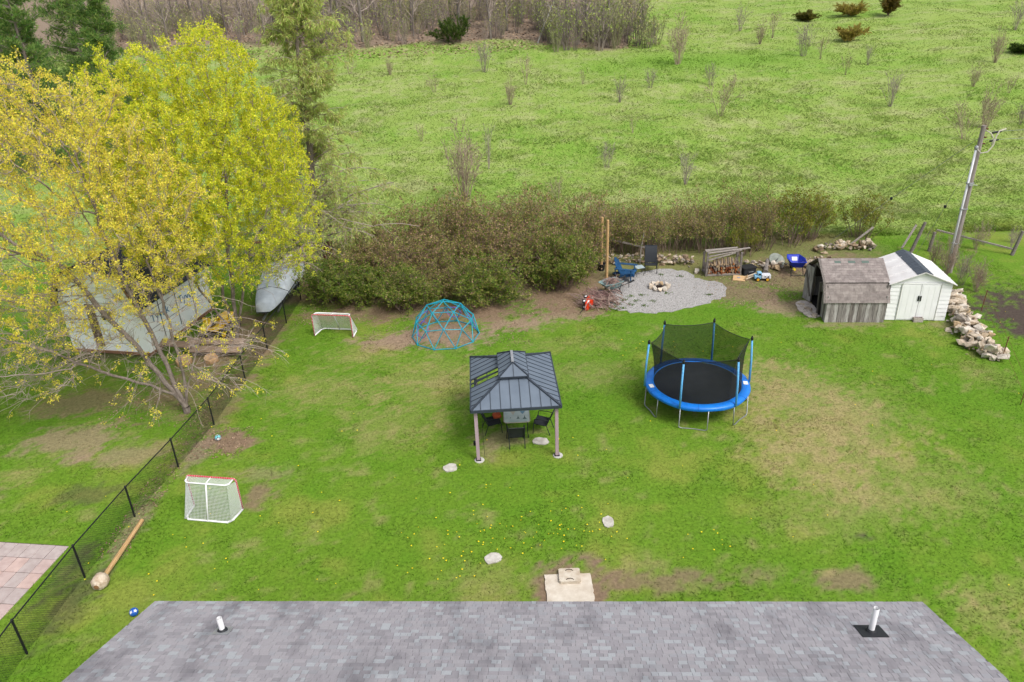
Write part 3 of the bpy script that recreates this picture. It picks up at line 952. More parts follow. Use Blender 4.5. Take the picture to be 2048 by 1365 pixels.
for sx in (-1, 1):
    for sy in (-1, 1):
        x, y = sx * 1.34, sy * 1.74
        p = MB().box((x, y, 1.0), (.115, .115, 1.94)).build('post', M_GPOST, gaz, bevel=.006)
        MB().box((x, y, 1.99), (.14, .14, .1)).build('bracket', M_SEAM, p)
        MB().box((x, y, .045), (.17, .17, .03)).build('foot', M_BLK, p)
        MB().lathe([(.17, -.02), (.17, .025), (.15, .03)], 12, (x + .03, y, 0)).build('pier', M_PIER, gaz)
    MB().beam((sx * 1.34, -1.74, 1.99), (sx * 1.34, 1.74, 1.99), .06, .1).build('header', M_SEAM, gaz)
for sy in (-1, 1):
    MB().beam((-1.34, sy * 1.74, 1.99), (1.34, sy * 1.74, 1.99), .06, .1).build('header', M_SEAM, gaz)
MB().beam((-1.36, 0.0, 2.10), (-.36, 0, 2.52), .03, .05).build('purlin', M_SEAM, gaz)
MB().beam((-.9, -.5, 2.26), (-.9, .25, 2.26), .03, .04).build('purlin', M_SEAM, gaz)
# wire hanging beside the left front post
MB().tube([(-1.13, -1.75, 1.95), (-1.14, -1.74, 1.0), (-1.12, -1.73, .1)], .006, 5).build('cord', M_BLK, gaz)
MB().box((-1.44, -1.6, .62), (.08, .1, .14)).build('socket_box', M_BLK, gaz)

# ---------------------------------------------------------------- patio set
M_SLING = mat('black_sling', srgb(52, 55, 60, .8), srgb(42, 45, 50, .8), scale=60, rough=.8)
M_CFR = mat('charcoal_tube', srgb(36, 40, 44), rough=.4, vary=.1)
def sling_chair(name, label, loc, rz, group=None, arms=True, back=.5, sl_mat=None):
    """faces +Y"""
    sm = sl_mat or M_SLING
    t = thing(name, label, 'chair', loc, rz, group)
    w = .27
    for sx in (-1, 1):
        x = sx * w
        MB().tube([(x, .27, 0), (x, .24, .40), (x, .22, .43)], .016, 6).build('leg', M_CFR, t)
        MB().tube([(x, -.36, 0), (x, -.22, .40)], .016, 6).build('leg', M_CFR, t)
        MB().tube([(x, .25, .43), (x, -.20, .38), (x, -.24, .42), (x, -.24 - .22 * back / .5, .42 + back)], .016, 6).build('side_rail', M_CFR, t)
        if arms:
            MB().tube([(x, .22, .43), (x * 1.08, .2, .60), (x * 1.1, .12, .64), (x * 1.1, -.15, .63), (x * 1.02, -.3, .62)], .016, 6).build('arm', M_CFR, t)
    s = MB()
    n = 7
    st = [(.25, .435), (.15, .425), (.0, .395), (-.15, .375), (-.21, .385)]
    bk = [(-.225, .42), (-.27, .42 + back * .25), (-.33, .42 + back * .5), (-.40, .42 + back * .8), (-.24 - .22 * back / .5, .42 + back)]
    def sheet(prof):
        m_ = MB(); N_ = len(prof)
        vs_ = [(x, y, z - .012 * (1 - (x / w) ** 2)) for y, z in prof for x in (-w, -w / 2, 0, w / 2, w)]
        vs2 = [(x, y + .008, z - .014) for x, y, z in vs_]
        fs_ = []
        for i in range(N_ - 1):
            for j in range(4):
                a = i * 5 + j
                fs_ += [(a, a + 1, a + 6, a + 5), (a + 5 + N_ * 5, a + 6 + N_ * 5, a + 1 + N_ * 5, a + N_ * 5)]
        return m_.add(vs_ + vs2, fs_)
    sheet(st).build('seat', sm, t, smooth=True)
    sheet(bk).build('backrest', sm, t, smooth=True)
    MB().tube([(-w, bk[-1][0], bk[-1][1]), (w, bk[-1][0], bk[-1][1])], .016, 6).build('top_rail', M_CFR, t)
    return t
GP = 'black sling chairs around the gazebo table'
sling_chair('patio_chair', 'black sling chair with its back to the lens under the gazebo', (.02, 22.02, 0), R(3), GP)
sling_chair('patio_chair', 'black sling chair at the left side of the gazebo table', (-.80, 22.92, 0), R(-78), GP)
sling_chair('patio_chair', 'black sling chair at the right side of the gazebo table', (.96, 22.78, 0), R(72), GP)
M_GLASS = mat('frosted_glass', srgb(222, 234, 231, .9), srgb(196, 216, 212, .9), scale=3.0, rough=.12, spec=.7)
M_CHAMP = mat('champagne_tube', srgb(196, 186, 172, .8), rough=.4, metal=.3)
tb = thing('patio_table', 'patio table with pale green glass top under the gazebo', 'table', (.05, 22.98, 0), R(1))
def rrect(hx, hy, r, n=5):
    pts = []
    for cx, cy, a0 in ((hx - r, hy - r, 0), (-hx + r, hy - r, 90), (-hx + r, -hy + r, 180), (hx - r, -hy + r, 270)):
        for k in range(n + 1):
            a = R(a0 + 90 * k / n); pts.append((cx + r * math.cos(a), cy + r * math.sin(a)))
    return pts
MB().prism(rrect(.45, .70, .09), .69, .705).build('glass_top', M_GLASS, tb)
MB().tube([(x, y, .695) for x, y in rrect(.455, .705, .095)], .016, 6, closed=True).build('rim', M_CHAMP, tb)
for sx in (-1, 1):
    for sy in (-1, 1):
        MB().tube([(sx * .38, sy * .62, .69), (sx * .36, sy * .60, .3), (sx * .39, sy * .64, 0)], .016, 6).build('leg', M_CFR, tb)
# reflected fir trees and tent shapes painted as flat silhouettes on the glass
M_FIR = mat('reflection_green', srgb(84, 116, 112, .8), rough=.3); M_TENT = mat('reflection_blue', srgb(130, 178, 206, .8), rough=.3)
for n, (x, y, s, mt) in enumerate(((.05, -.42, .14, M_FIR), (.28, -.44, .17, M_FIR), (-.22, -.40, .06, M_FIR))):
    MB().prism([(x - s * .45, y - s * .4), (x + s * .45, y - s * .4), (x + s * .12, y + s * .2), (x, y + s * 1.1), (x - s * .12, y + s * .2)], .706, .7065).build('reflected_tree', mt, tb)
MB().prism([(.12, .02), (.21, -.19), (.33, .02)], .706, .7065).build('reflected_tent', M_TENT, tb)
MB().prism([(-.22, .02), (-.12, -.22), (-.03, .02)], .706, .7065).build('reflected_tent', mat('reflection_cream', srgb(228, 222, 200, .8), rough=.3), tb)
ob = thing('seat_cushion', 'small orange cushion beside the far left corner of the gazebo table', 'cushion', (-.66, 23.15, .40), R(15))
MB().box((0, 0, .07), (.30, .28, .14)).build('pad', mat('orange_cloth', srgb(232, 110, 72, .8), rough=.85), ob, smooth=True, bevel=.05)
MB().tube([(-.14, -.13, .07), (.14, -.13, .07), (.14, .13, .07), (-.14, .13, .07)], .012, 5, closed=True).build('piping', mat('red_cloth', srgb(190, 64, 50, .8), rough=.85), ob)

# ================================================================ trampoline
tr = thing('trampoline', 'round black trampoline with blue padded rim and dark safety net', 'trampoline', (6.83, 24.22, 0))
M_BLUE = mat('blue_vinyl', srgb(22, 128, 226, .82), srgb(18, 112, 206, .82), scale=3, rough=.38, spec=.4)
M_LBLUE = mat('light_blue_sleeve', srgb(112, 186, 236, .85), srgb(84, 160, 222, .85), scale=14, rough=.6, bump=.3)
M_MAT = mat('jump_mat', srgb(56, 60, 67, .95), srgb(47, 51, 58, .95), scale=3, rough=.75)
M_GALV = mat('galvanised', srgb(176, 180, 182, .8), rough=.35, metal=.7)
TZ, TR = .92, 1.9
pd = MB(); n = 48
prof = [(TR, TZ - .14), (TR + .03, TZ - .06), (TR, TZ + .0), (TR - .13, TZ + .025), (TR - .26, TZ + .02), (TR - .31, TZ - .01)]
pd.lathe(prof, n, cap=False)
pd.v = [(p[0], p[1], p[2] + .012 * math.sin(7 * math.atan2(p[1], p[0])) * (1 if p[2] < TZ - .03 else .4)) for p in pd.v]
pad = pd.build('pad', M_BLUE, tr, smooth=True)
for k in range(6):     # pad seams
    a = R(18 + 60 * k)
    MB().tube([((r_ + .004) * math.cos(a), (r_ + .004) * math.sin(a), z + .003) for r_, z in prof[1:]], .006, 5).build('seam', mat('seam_blue', srgb(16, 92, 178, .8), rough=.5) if k == 0 else bpy.data.materials['seam_blue'], pad)
MB().lathe([(TR - .31, TZ - .02), (TR - .32, TZ - .012), (.6, TZ - .03), (.001, TZ - .035)], n, cap=False).build('jump_mat', M_MAT, tr, smooth=True)
M_STK = mat('white_sticker', srgb(238, 240, 240, .85), rough=.5, vary=.03)
for a in (R(187), R(-9)):
    c = Vector((math.cos(a) * (TR - .15), math.sin(a) * (TR - .15), TZ + .031))
    MB().box(c, (.16, .24, .006), (0, 0, a)).build('warning_label', M_STK, pad)
MB().tube([(math.cos(R(7.5 * k)) * (TR - .03), math.sin(R(7.5 * k)) * (TR - .03), TZ - .09) for k in range(48)], .024, 6, closed=True).build('frame_ring', M_GALV, tr, smooth=True)
pole_a = [180, 122, 60, -1, -60, -121]
tops = []
for a in pole_a:
    ar = R(a)
    ux, uy = math.cos(ar), math.sin(ar)
    def at_(r_, z, da=0): return (r_ * math.cos(ar + da), r_ * math.sin(ar + da), z)
    lg = MB().tube([at_(TR - .02, TZ - .1), at_(TR + .02, .05), at_(TR + .01, .02, R(3)), at_(TR - .06, .02, R(15)), at_(TR + .01, .02, R(27)), at_(TR + .02, .05, R(30)), at_(TR - .02, TZ - .1, R(30))], .021, 8).build('leg', M_GALV, tr, smooth=True)
    lean = random.uniform(-.02, .05)
    top = Vector(at_(TR - .06 + lean, 2.62))
    tops.append(top)
    p0 = Vector(at_(TR + .05, TZ - .08))
    pl = MB().tube([p0, p0.lerp(top, .5) + Vector((ux, uy, 0)) * .02, top], [.040, .038, .035], 10).build('net_pole', M_LBLUE, tr, smooth=True)
    MB().lathe([(.046, -.03), (.05, .02), (.05, .07), (.03, .09), (.025, .13), (.005, .14)], 8, top).build('cap', M_BLK, pl)
# sagging net between the poles, meeting the mat inside the pad
M_TNET = mat('safety_net', srgb(22, 26, 24), rough=.9, alpha=.66)
K = 12; rows = 9
V, Fq = [], []
ring = []
for i in range(6):
    a, b = tops[i], tops[(i + 1) % 6]
    for k in range(K):
        t = k / K
        p = a.lerp(b, t)
        p.z -= .07 * 4 * t * (1 - t)
        c = Vector((0, 0, p.z))
        p = p.lerp(c, .04 + .03 * 4 * t * (1 - t))
        ring.append(p)
nn = len(ring)
for j in range(rows + 1):
    s = j / rows
    for i, p in enumerate(ring):
        ang = math.atan2(p.y, p.x)
        q = Vector((math.cos(ang) * (TR - .29), math.sin(ang) * (TR - .29), TZ + .01))
        r_ = p.lerp(q, s)
        rad = 1 - .03 * math.sin(math.pi * s) + .012 * math.sin(i * 1.7) * math.sin(math.pi * s)
        V.append((r_.x * rad, r_.y * rad, r_.z))
for j in range(rows):
    for i in range(nn):
        Fq.append((j * nn + i, j * nn + (i + 1) % nn, (j + 1) * nn + (i + 1) % nn, (j + 1) * nn + i))
mobj('safety_net', arr_mesh('safety_net', np.array(V), np.array(Fq), smooth=True), M_TNET, tr)
MB().tube(ring, .012, 5, closed=True).build('net_cord', M_BLK, tr)

# ================================================================ rocks
def rock_mesh(seed, flat=.7):
    r = np.random.default_rng(seed)
    bm = bmesh.new()
    p = r.normal(size=(13, 3)); p /= np.linalg.norm(p, axis=1)[:, None]
    p = np.sign(p) * np.abs(p) ** .75
    p *= np.array([1, .8, flat])[None] * (.8 + .4 * r.random((13, 1)))
    for q in p: bm.verts.new(tuple(q * .5))
    h = bmesh.ops.convex_hull(bm, input=bm.verts)
    bmesh.ops.delete(bm, geom=[g_ for g_ in h['geom_interior'] if isinstance(g_, bmesh.types.BMVert)], context='VERTS')
    me = bpy.data.meshes.new('rock'); bm.to_mesh(me); bm.free()
    return me
M_ROCK = [mat('limestone_%s' % n, srgb(*c, .78), srgb(*d, .72), scale=4, rough=.95, bump=.6) for n, c, d in
          (('cream', (222, 208, 188), (188, 168, 146)), ('pink', (212, 198, 178), (176, 158, 136)), ('white', (230, 221, 208), (198, 186, 170)), ('tan', (206, 180, 144), (168, 142, 108)))]
ROCKS = []
for k in range(10):
    me = rock_mesh(100 + k, .5 + .06 * (k % 5)); me.materials.append(M_ROCK[(0, 1, 2, 0, 2, 3, 1, 0, 2, 1)[k]]); ROCKS.append(me)
M_ROCKD = [mat('dirty_stone_%s' % n, srgb(*c, .74), srgb(*d, .70), scale=5, rough=.97, bump=.6) for n, c, d in
           (('buff', (196, 176, 148), (150, 130, 106)), ('brown', (166, 144, 118), (124, 104, 84)), ('grey', (178, 168, 156), (136, 126, 116)))]
ROCKS_D = []
for k in range(9):
    me = rock_mesh(140 + k, .45 + .06 * (k % 5)); me.materials.append(M_ROCKD[k % 3]); ROCKS_D.append(me)
def add_rock(parent, p, s, r, sq=1.0, dirty=0.0):
    src = ROCKS_D if r.random() < dirty else ROCKS
    o = put(bpy.data.objects.new('rock', src[r.randrange(len(src))]), parent)
    o.location = Vector(p) - parent.location
    o.scale = (s * r.uniform(.8, 1.3), s * r.uniform(.75, 1.1), s * sq * r.uniform(.7, 1.1))
    o.rotation_euler = (r.uniform(-.4, .4), r.uniform(-.4, .4), r.uniform(0, 6.28))
def rock_heap(name, label, path, width, height, n, smin, smax, seed, cat='rock pile', dirty=.12):
    r = random.Random(seed)
    t = thing(name, label, cat, (path[0][0], path[0][1], 0))
    segs = [((Vector(path[i + 1]) - Vector(path[i])).length, i) for i in range(len(path) - 1)]
    tot = sum(s for s, _ in segs)
    for k in range(n):
        u = r.uniform(0, tot)
        for s, i in segs:
            if u <= s: break
            u -= s
        a, b = Vector(path[i]), Vector(path[i + 1])
        d_ = (b - a).normalized(); nr = Vector((-d_.y, d_.x))
        off = max(-1, min(1, r.gauss(0, .45)))
        q = a + d_ * u + nr * off * width
        s = smin + (smax - smin) * r.random() ** 2.0
        z = height * max(0, 1 - off * off) * r.random() ** .7
        add_rock(t, (q.x, q.y, z + s * .12), s, r, 1.0, dirty)
    return t
rock_heap('rock_pile', 'long heap of pale limestone rocks beside the white shed', [(21.0, 33.0), (20.6, 31.6), (20.1, 29.9), (19.75, 28.2), (19.35, 26.5)], .74, .50, 298, .12, .66, 1)
rock_heap('rock_pile', 'ridge of pale rocks behind the old shed', [(17.4, 39.7), (18.8, 40.1), (20.6, 39.9)], .38, .42, 85, .12, .6, 2, dirty=.5)
rock_heap('rock_wall', 'low tumbled stone wall behind the black garden chair', [(5.3, 39.3), (7.0, 39.35), (9.0, 39.0), (10.0, 38.5)], .4, .5, 130, .12, .42, 3, 'stone wall', dirty=.72)
rock_heap('rock_pile', 'scattered stones between the firewood rack and the blue wheelbarrow', [(12.8, 38.0), (14.2, 37.6), (15.8, 37.9), (17.6, 38.3)], .7, .2, 130, .10, .42, 4, dirty=.7)
for n, (x, y, s, lb) in enumerate(((9.98, 37.35, .45, 'squared pale boulder at the back edge of the gravel'), (14.3, 37.35, .62, 'tan boulder among the stones beside the blue wheelbarrow'))):
    o = bpy.data.objects.new('boulder', ROCKS[(2, 5)[n]]); put(o); o.location = (x, y, s * .22); o.scale = (s * 1.2, s, s * .9); o.rotation_euler = (.1, -.1, .6 + n); tag(o, lb, 'boulder')

# ---------------------------------------------------------------- fire pit
pit = thing('fire_pit', 'ring of pale stones forming a fire pit on the gravel', 'fire pit', (7.66, 35.45, .02))
rr = random.Random(5)
for k in range(11):
    a = 2 * math.pi * k / 11
    o = put(bpy.data.objects.new('stone', ROCKS[(0, 2, 5, 7, 4, 0, 3, 2, 7, 8, 0)[k]]), pit)
    o.location = (.43 * math.cos(a), .43 * math.sin(a), .11); o.scale = (.30, .36, .42); o.rotation_euler = (rr.uniform(-.1, .1), rr.uniform(-.1, .1), a)
MB().lathe([(.30, .0), (.26, .05), (.1, .08), (.001, .08)], 14, cap=False).build('ash_bed', mat('ash', srgb(98, 84, 74, .6), srgb(60, 50, 44, .6), scale=14, rough=1), pit, smooth=True)
for k in range(5):
    a = k * 1.3
    MB().tube([(.17 * math.cos(a), .17 * math.sin(a), .09), (-.12 * math.cos(a + .4), -.12 * math.sin(a + .4), .13)], .025, 6).build('charred_stick', mat('char', srgb(62, 50, 44, .7), rough=1) if k == 0 else bpy.data.materials['char'], pit)

# ---------------------------------------------------------------- adirondack chair and seats by the fire
M_NAVY = mat('navy_plastic', srgb(34, 84, 128, .8), srgb(28, 72, 112, .8), scale=4, rough=.5)
ad = thing('adirondack_chair', 'navy blue slatted adirondack chair on the gravel', 'chair', (6.12, 36.85, .02), R(-112))
ad.scale = (1.25, 1.25, 1.2)
for k in range(5):        # back slats
    x = (k - 2) * .118
    h = .78 - .045 * (k - 2) ** 2
    b0 = Vector((x * .82, -.16, .26)); b1 = Vector((x * 1.05, -.16 - h * .42, .26 + h * .9))
    MB().beam(b0, b1, .108, .022, (0, 1, .4)).build('back_slat', M_NAVY, ad, bevel=.004)
for k in range(6):        # seat slats
    y = .36 - k * .098
    MB().box((0, y, .37 - k * .026), (.54, .088, .022), (R(-14), 0, 0)).build('seat_slat', M_NAVY, ad)
for sx in (-1, 1):
    MB().beam((sx * .29, .40, .36), (sx * .29, -.62, .06), .03, .12).build('side_rail', M_NAVY, ad)
    MB().beam((sx * .325, .30, .0), (sx * .325, .30, .56), .12, .028, (0, 1, 0)).build('leg', M_NAVY, ad)
    MB().prism([(sx * .27, -.42), (sx * .40, -.36), (sx * .43, .30), (sx * .39, .42), (sx * .30, .42), (sx * .27, .30)][::sx], .56, .585).build('arm', M_NAVY, ad)
    MB().beam((sx * .30, -.36, .10), (sx * .30, -.38, .57), .07, .026, (0, 1, 0)).build('rear_support', M_NAVY, ad)
MB().beam((-.3, -.34, .62), (.3, -.34, .62), .05, .03).build('back_brace', M_NAVY, ad)
hb = sling_chair('garden_chair', 'black high backed sling chair on the far edge of the gravel', (7.62, 37.75, .02), R(172), back=.74)
hb.scale = (1.15, 1.15, 1.1)
sling_chair('garden_chair', 'low black sling chair on the gravel beside the adirondack chair', (5.75, 35.75, .02), R(-58), back=.36, arms=False)
st = thing('side_table', 'small square grey side table beside the blue adirondack chair', 'table', (6.93, 37.35, .02), R(12))
MB().box((0, 0, .46), (.46, .46, .025)).build('table_top', mat('table_grey', srgb(176, 192, 196, .8), rough=.4), st, bevel=.006)
for sx in (-1, 1):
    MB().tube([(sx * .2, .2, .45), (sx * .2, -.2, 0)], .012, 6).build('leg', M_CFR, st)
    MB().tube([(sx * .18, -.2, .45), (sx * .18, .2, 0)], .012, 6).build('leg', M_CFR, st)

# ---------------------------------------------------------------- two upright timber posts
def upright(loc, h, label, tub):
    t = thing('timber_post', label, 'post', loc)
    MB().tube([(0, 0, 0), (0, 0, h - .02), (0, 0, h)], [.075, .07, .062], 12).build('timber', M_POST, t)
    if tub: MB().lathe([(.16, 0), (.22, .38), (.24, .40), (.20, .40), (.18, .30)], 16, cap=False).build('tub', M_RUB, t, smooth=True)
    else: MB().lathe([(.14, -.02), (.12, .05), (.08, .07)], 12).build('footing', M_FOOT, t)
upright((5.03, 38.3, 0), 3.0, 'upright round timber post standing in a black tub', True)
upright((5.11, 36.7, 0), 3.34, 'upright round timber post nearer the lens beside the low black chair', False)

# ---------------------------------------------------------------- wheelbarrows
def barrow(name, label, loc, rz, tray, frame, grip):
    """handles point to -Y"""
    t = thing(name, label, 'wheelbarrow', loc, rz)
    top = [(-.30, -.42), (.30, -.42), (.36, .1), (.25, .55), (-.25, .55), (-.36, .1)]
    bot = [(-.19, -.24), (.19, -.24), (.21, .08), (.14, .26), (-.14, .26), (-.21, .08)]
    m_ = MB(); n = 6
    vs_ = [(x, y, .66) for x, y in top] + [(x, y, .36) for x, y in bot] + [(x * .94, y * .94, .645) for x, y in top] + [(x * .92, y * .92, .38) for x, y in bot]
    fs_ = [(i, (i + 1) % n, n + (i + 1) % n, n + i)[::-1] for i in range(n)] + [(2 * n + i, 2 * n + (i + 1) % n, 3 * n + (i + 1) % n, 3 * n + i) for i in range(n)]
    fs_ += [(i, (i + 1) % n, 2 * n + (i + 1) % n, 2 * n + i) for i in range(n)] + [tuple(range(3 * n, 4 * n)), tuple(range(2 * n - 1, n - 1, -1))]
    m_.add(vs_, fs_)
    tr_ = m_.build('tray', tray, t)
    MB().tube([(x * 1.01, y * 1.01, .66) for x, y in top], .016, 6, closed=True).build('tray_rim', tray, tr_)
    for sx in (-1, 1):
        MB().tube([(sx * .05, .62, .22), (sx * .17, .1, .34), (sx * .27, -.55, .47), (sx * .30, -.95, .56)], .02, 6).build('handle_bar', frame, t)
        MB().tube([(sx * .285, -.74, .515), (sx * .302, -.98, .565)], .045, 8).build('grip', grip, t)
        MB().tube([(sx * .22, -.2, .40), (sx * .25, -.38, .0)], .016, 6).build('leg', frame, t)
    MB().tube([(-.25, -.38, .06), (.25, -.38, .06)], .014, 6).build('brace', frame, t)
    w_ = MB().lathe([(.06, -.05), (.19, -.05), (.2, -.02), (.2, .02), (.19, .05), (.06, .05)], 18, (0, .62, .2), (0, R(90), 0)).build('wheel', M_RUB, t, smooth=True)
    MB().lathe([(.085, -.052), (.085, .052)], 12, (0, .62, .2), (0, R(90), 0)).build('hub', frame, w_)
    return t
M_BWB = mat('cobalt_tray', srgb(24, 52, 176, .85), rough=.4, vary=.1)
M_YEL = mat('yellow_grip', srgb(238, 216, 30, .85), rough=.5, vary=.08)
M_GWB = mat('grey_green_tray', srgb(140, 164, 164, .8), srgb(112, 136, 136, .8), scale=6, rough=.6)
bw_ = barrow('wheelbarrow', 'cobalt blue wheelbarrow with yellow grips beside the old shed', (15.05, 36.75, 0), R(-6), M_BWB, M_BLK, M_YEL)
bw_.scale = (1.25, 1.25, 1.2)
MB().prism([(-.2, -.25), (.18, -.22), (.2, .0), (-.05, .1), (-.2, .0)], .381, .43).build('soil', mat('barrow_soil', srgb(138, 112, 84, .7), srgb(84, 66, 48, .7), scale=18, rough=1), bw_)
MB().box((.02, .375, .535), (.22, .012, .17), (R(-41), 0, 0)).build('paper_label', M_STK, bw_)
gw = barrow('wheelbarrow', 'grey green wheelbarrow heaped with branches on the edge of the gravel', (5.12, 34.85, .02), R(120), M_GWB, M_BLK, M_BLK)
gw.scale = (1.15, 1.15, 1.1)
M_TWIG = mat('cut_twig', srgb(178, 154, 142, .82), srgb(138, 114, 106, .82), scale=3, rough=.95)
M_TWIG2 = mat('red_twig', srgb(156, 116, 112, .8), srgb(118, 88, 88, .8), scale=3, rough=.95)
def brush(name, n, L, rx, ry, h, parent, seed, mt, r0=.009, bx=None):
    r = random.Random(seed); m_ = MB()
    for k in range(n):
        a = r.gauss(.5, .9) if bx is None else r.gauss(bx, .5)
        c = Vector((r.gauss(0, rx), r.gauss(0, ry), abs(r.gauss(0, h)) + .03))
        d_ = Vector((math.cos(a), math.sin(a), r.uniform(-.1, .35))).normalized()
        l = L * r.uniform(.4, 1)
        p0, p2 = c - d_ * l / 2, c + d_ * l / 2
        p0.z = max(.02, p0.z); p2.z = max(.02, p2.z)
        pm_ = (p0 + p2) / 2 + Vector((r.uniform(-.08, .08), r.uniform(-.08, .08), r.uniform(0, .1)))
        q = r.uniform(.6, 1.5) * r0
        m_.tube([p0, pm_, p2], [q, q * .8, q * .4], 4, cap=False)
        if r.random() < .6:
            d2 = (d_ + Vector((r.uniform(-.6, .6), r.uniform(-.6, .6), r.uniform(0, .5)))).normalized()
            m_.tube([pm_, pm_ + d2 * l * .3], [q * .6, q * .25], 3, cap=False)
    return m_.build(name, mt, parent)
lo_ = thing('branch_load', 'tangle of cut branches lying in the grey green wheelbarrow', 'branches', (5.12, 34.85, .62), R(60))
brush('branch_bundle', 40, 1.0, .16, .14, .08, lo_, 2, M_TWIG, .013)
brush('branch_bundle', 25, .7, .16, .12, .1, lo_, 3, M_TWIG2, .008)
bp_ = thing('brush_pile', 'heap of cut reddish branches beside the tipped red toy car', 'brush pile', (4.32, 33.9, 0))
brush('branch_bundle', 150, 1.4, .42, .38, .22, bp_, 4, M_TWIG, .021, 2.3)
brush('branch_bundle', 80, 1.1, .34, .34, .24, bp_, 5, M_TWIG2, .014, .9)

# ---------------------------------------------------------------- toy car lying on its side
M_TRED = mat('toy_red', srgb(232, 66, 30, .85), rough=.4, vary=.08)
M_TBLK = mat('toy_black', srgb(40, 40, 42), rough=.5)
tc_ = thing('toy_car', 'orange red ride-on toy car tipped on its side at the shrub edge', 'toy car', (3.72, 33.55, 0), R(-14))
tc_.scale = (.66, .95, .9)
# height of the car runs along +X, its length along Y, its width along Z
def ext(pts, z0, z1): return MB().prism(pts, z0, z1)
bd = ext([(-.02, -.52), (.16, -.54), (.24, -.40), (.30, -.16), (.46, -.06), (.50, .22), (.44, .44), (.26, .52), (.02, .54), (-.04, .3), (-.04, -.3)], .02, .44)
bd.build('body', M_TRED, tc_, bevel=.02)
MB().prism([(.33, .02), (.44, .02), (.46, .18), (.42, .36), (.33, .38)], .4415, .445).build('window', M_STK, tc_)
MB().prism([(.13, -.46), (.20, -.44), (.26, -.20), (.18, -.14), (.13, -.18)], .4415, .445).build('side_decal', M_STK, tc_)
MB().box((.34, -.15, .23), (.06, .05, .38), (0, 0, .5)).build('windscreen_bar', M_TRED, tc_)
for y in (-.30, .30):
    for z in (.06, .42):
        w_ = MB().lathe([(.05, -.05), (.15, -.05), (.16, 0), (.15, .05), (.05, .05)], 18, (-.13, y, z)).build('wheel', M_TBLK, tc_, smooth=True)
        MB().lathe([(.095, .0), (.085, .058), (.02, .062)], 14, (-.13, y, z)).build('hub_cap', M_STK, w_, smooth=True)
MB().tube([(-.02, -.5, .1), (-.2, -.72, .1), (-.28, -1.02, .05)], .022, 6).build('push_handle', M_TBLK, tc_)

# ---------------------------------------------------------------- firewood rack
M_GREYW = mat('weathered_wood', srgb(150, 142, 136, .75), srgb(112, 104, 98, .75), scale=4, stretch=(1, 1, 8), rough=.95, bump=.4)
M_GREYB = mat('weathered_board', srgb(176, 168, 160, .75), srgb(134, 124, 116, .75), scale=4, stretch=(.7, 8, 8), rough=.95, bump=.4)
M_LOG = [mat('firewood_%s' % n, srgb(*c, .75), srgb(*d, .75), scale=9, rough=.95, bump=.3) for n, c, d in
         (('orange', (190, 120, 66), (138, 82, 44)), ('rust', (150, 86, 52), (100, 58, 38)), ('pale', (196, 172, 140), (150, 126, 100)), ('grey', (150, 136, 124), (108, 96, 88)))]
rk = thing('firewood_rack', 'weathered timber rack filled with split firewood at the gravel edge', 'firewood rack', (11.28, 37.15, 0), R(-1))
for sx in (-1, 1):
    for y, h in ((-.35, 1.28), (.4, 1.1)):
        MB().box((sx * .88, y, h / 2), (.10, .10, h)).build('upright', M_GREYW, rk)
    MB().beam((sx * .88, -.35, .10), (sx * .88, .4, .10), .08, .09).build('side_rail', M_GREYW, rk)
for y in (-.35, .4): MB().beam((-.95, y, .08), (.95, y, .08), .09, .1).build('base_rail', M_GREYB, rk)
MB().beam((-.92, .46, .3), (.92, .46, .3), .02, .4).build('back_board', M_GREYB, rk)
for k, (a, b) in enumerate((((-.9, -.38, 1.30), (1.35, -.1, 1.42)), ((-.9, .05, 1.25), (.7, .15, 1.36)), ((-.85, -.36, 1.10), (.9, -.2, 1.36)), ((-.85, -.40, .92), (.55, -.36, 1.28)), ((-.88, .3, 1.22), (.85, .4, 1.28)))):
    MB().beam(a, b, .13, .04).build('loose_board', M_GREYB, rk)
log = [MB().tube([(0, -.22, 0), (0, .22, 0)], .5, 6 + k % 2).mesh('log') for k in range(4)]
for k, me in enumerate(log): me.materials.append(M_LOG[k])
r = random.Random(8)
for row in range(6):
    for k in range(13):
        o = put(bpy.data.objects.new('log', log[r.choices((0, 1, 2, 3), (35, 35, 15, 15) if row < 4 else (10, 10, 35, 45))[0]]), rk)
        s = r.uniform(.085, .14)
        o.location = (-.78 + k * .13 + r.uniform(-.03, .03), -.18 + r.uniform(-.05, .05), .17 + row * .095); o.scale = (s, r.uniform(.85, 1.1), s * .9)
        o.rotation_euler = (r.uniform(-.08, .08), r.uniform(0, 3), r.uniform(-.12, .12))
for k in range(12):
    o = put(bpy.data.objects.new('log', log[2 + k % 2]), rk); s = r.uniform(.07, .11)
    o.location = (-.5 + k * .1, -.3 + r.uniform(-.03, .03), .78 + r.uniform(-.05, .08)); o.scale = (s, .8, s); o.rotation_euler = (R(70) + r.uniform(-.2, .2), 0, r.uniform(-.5, .5))

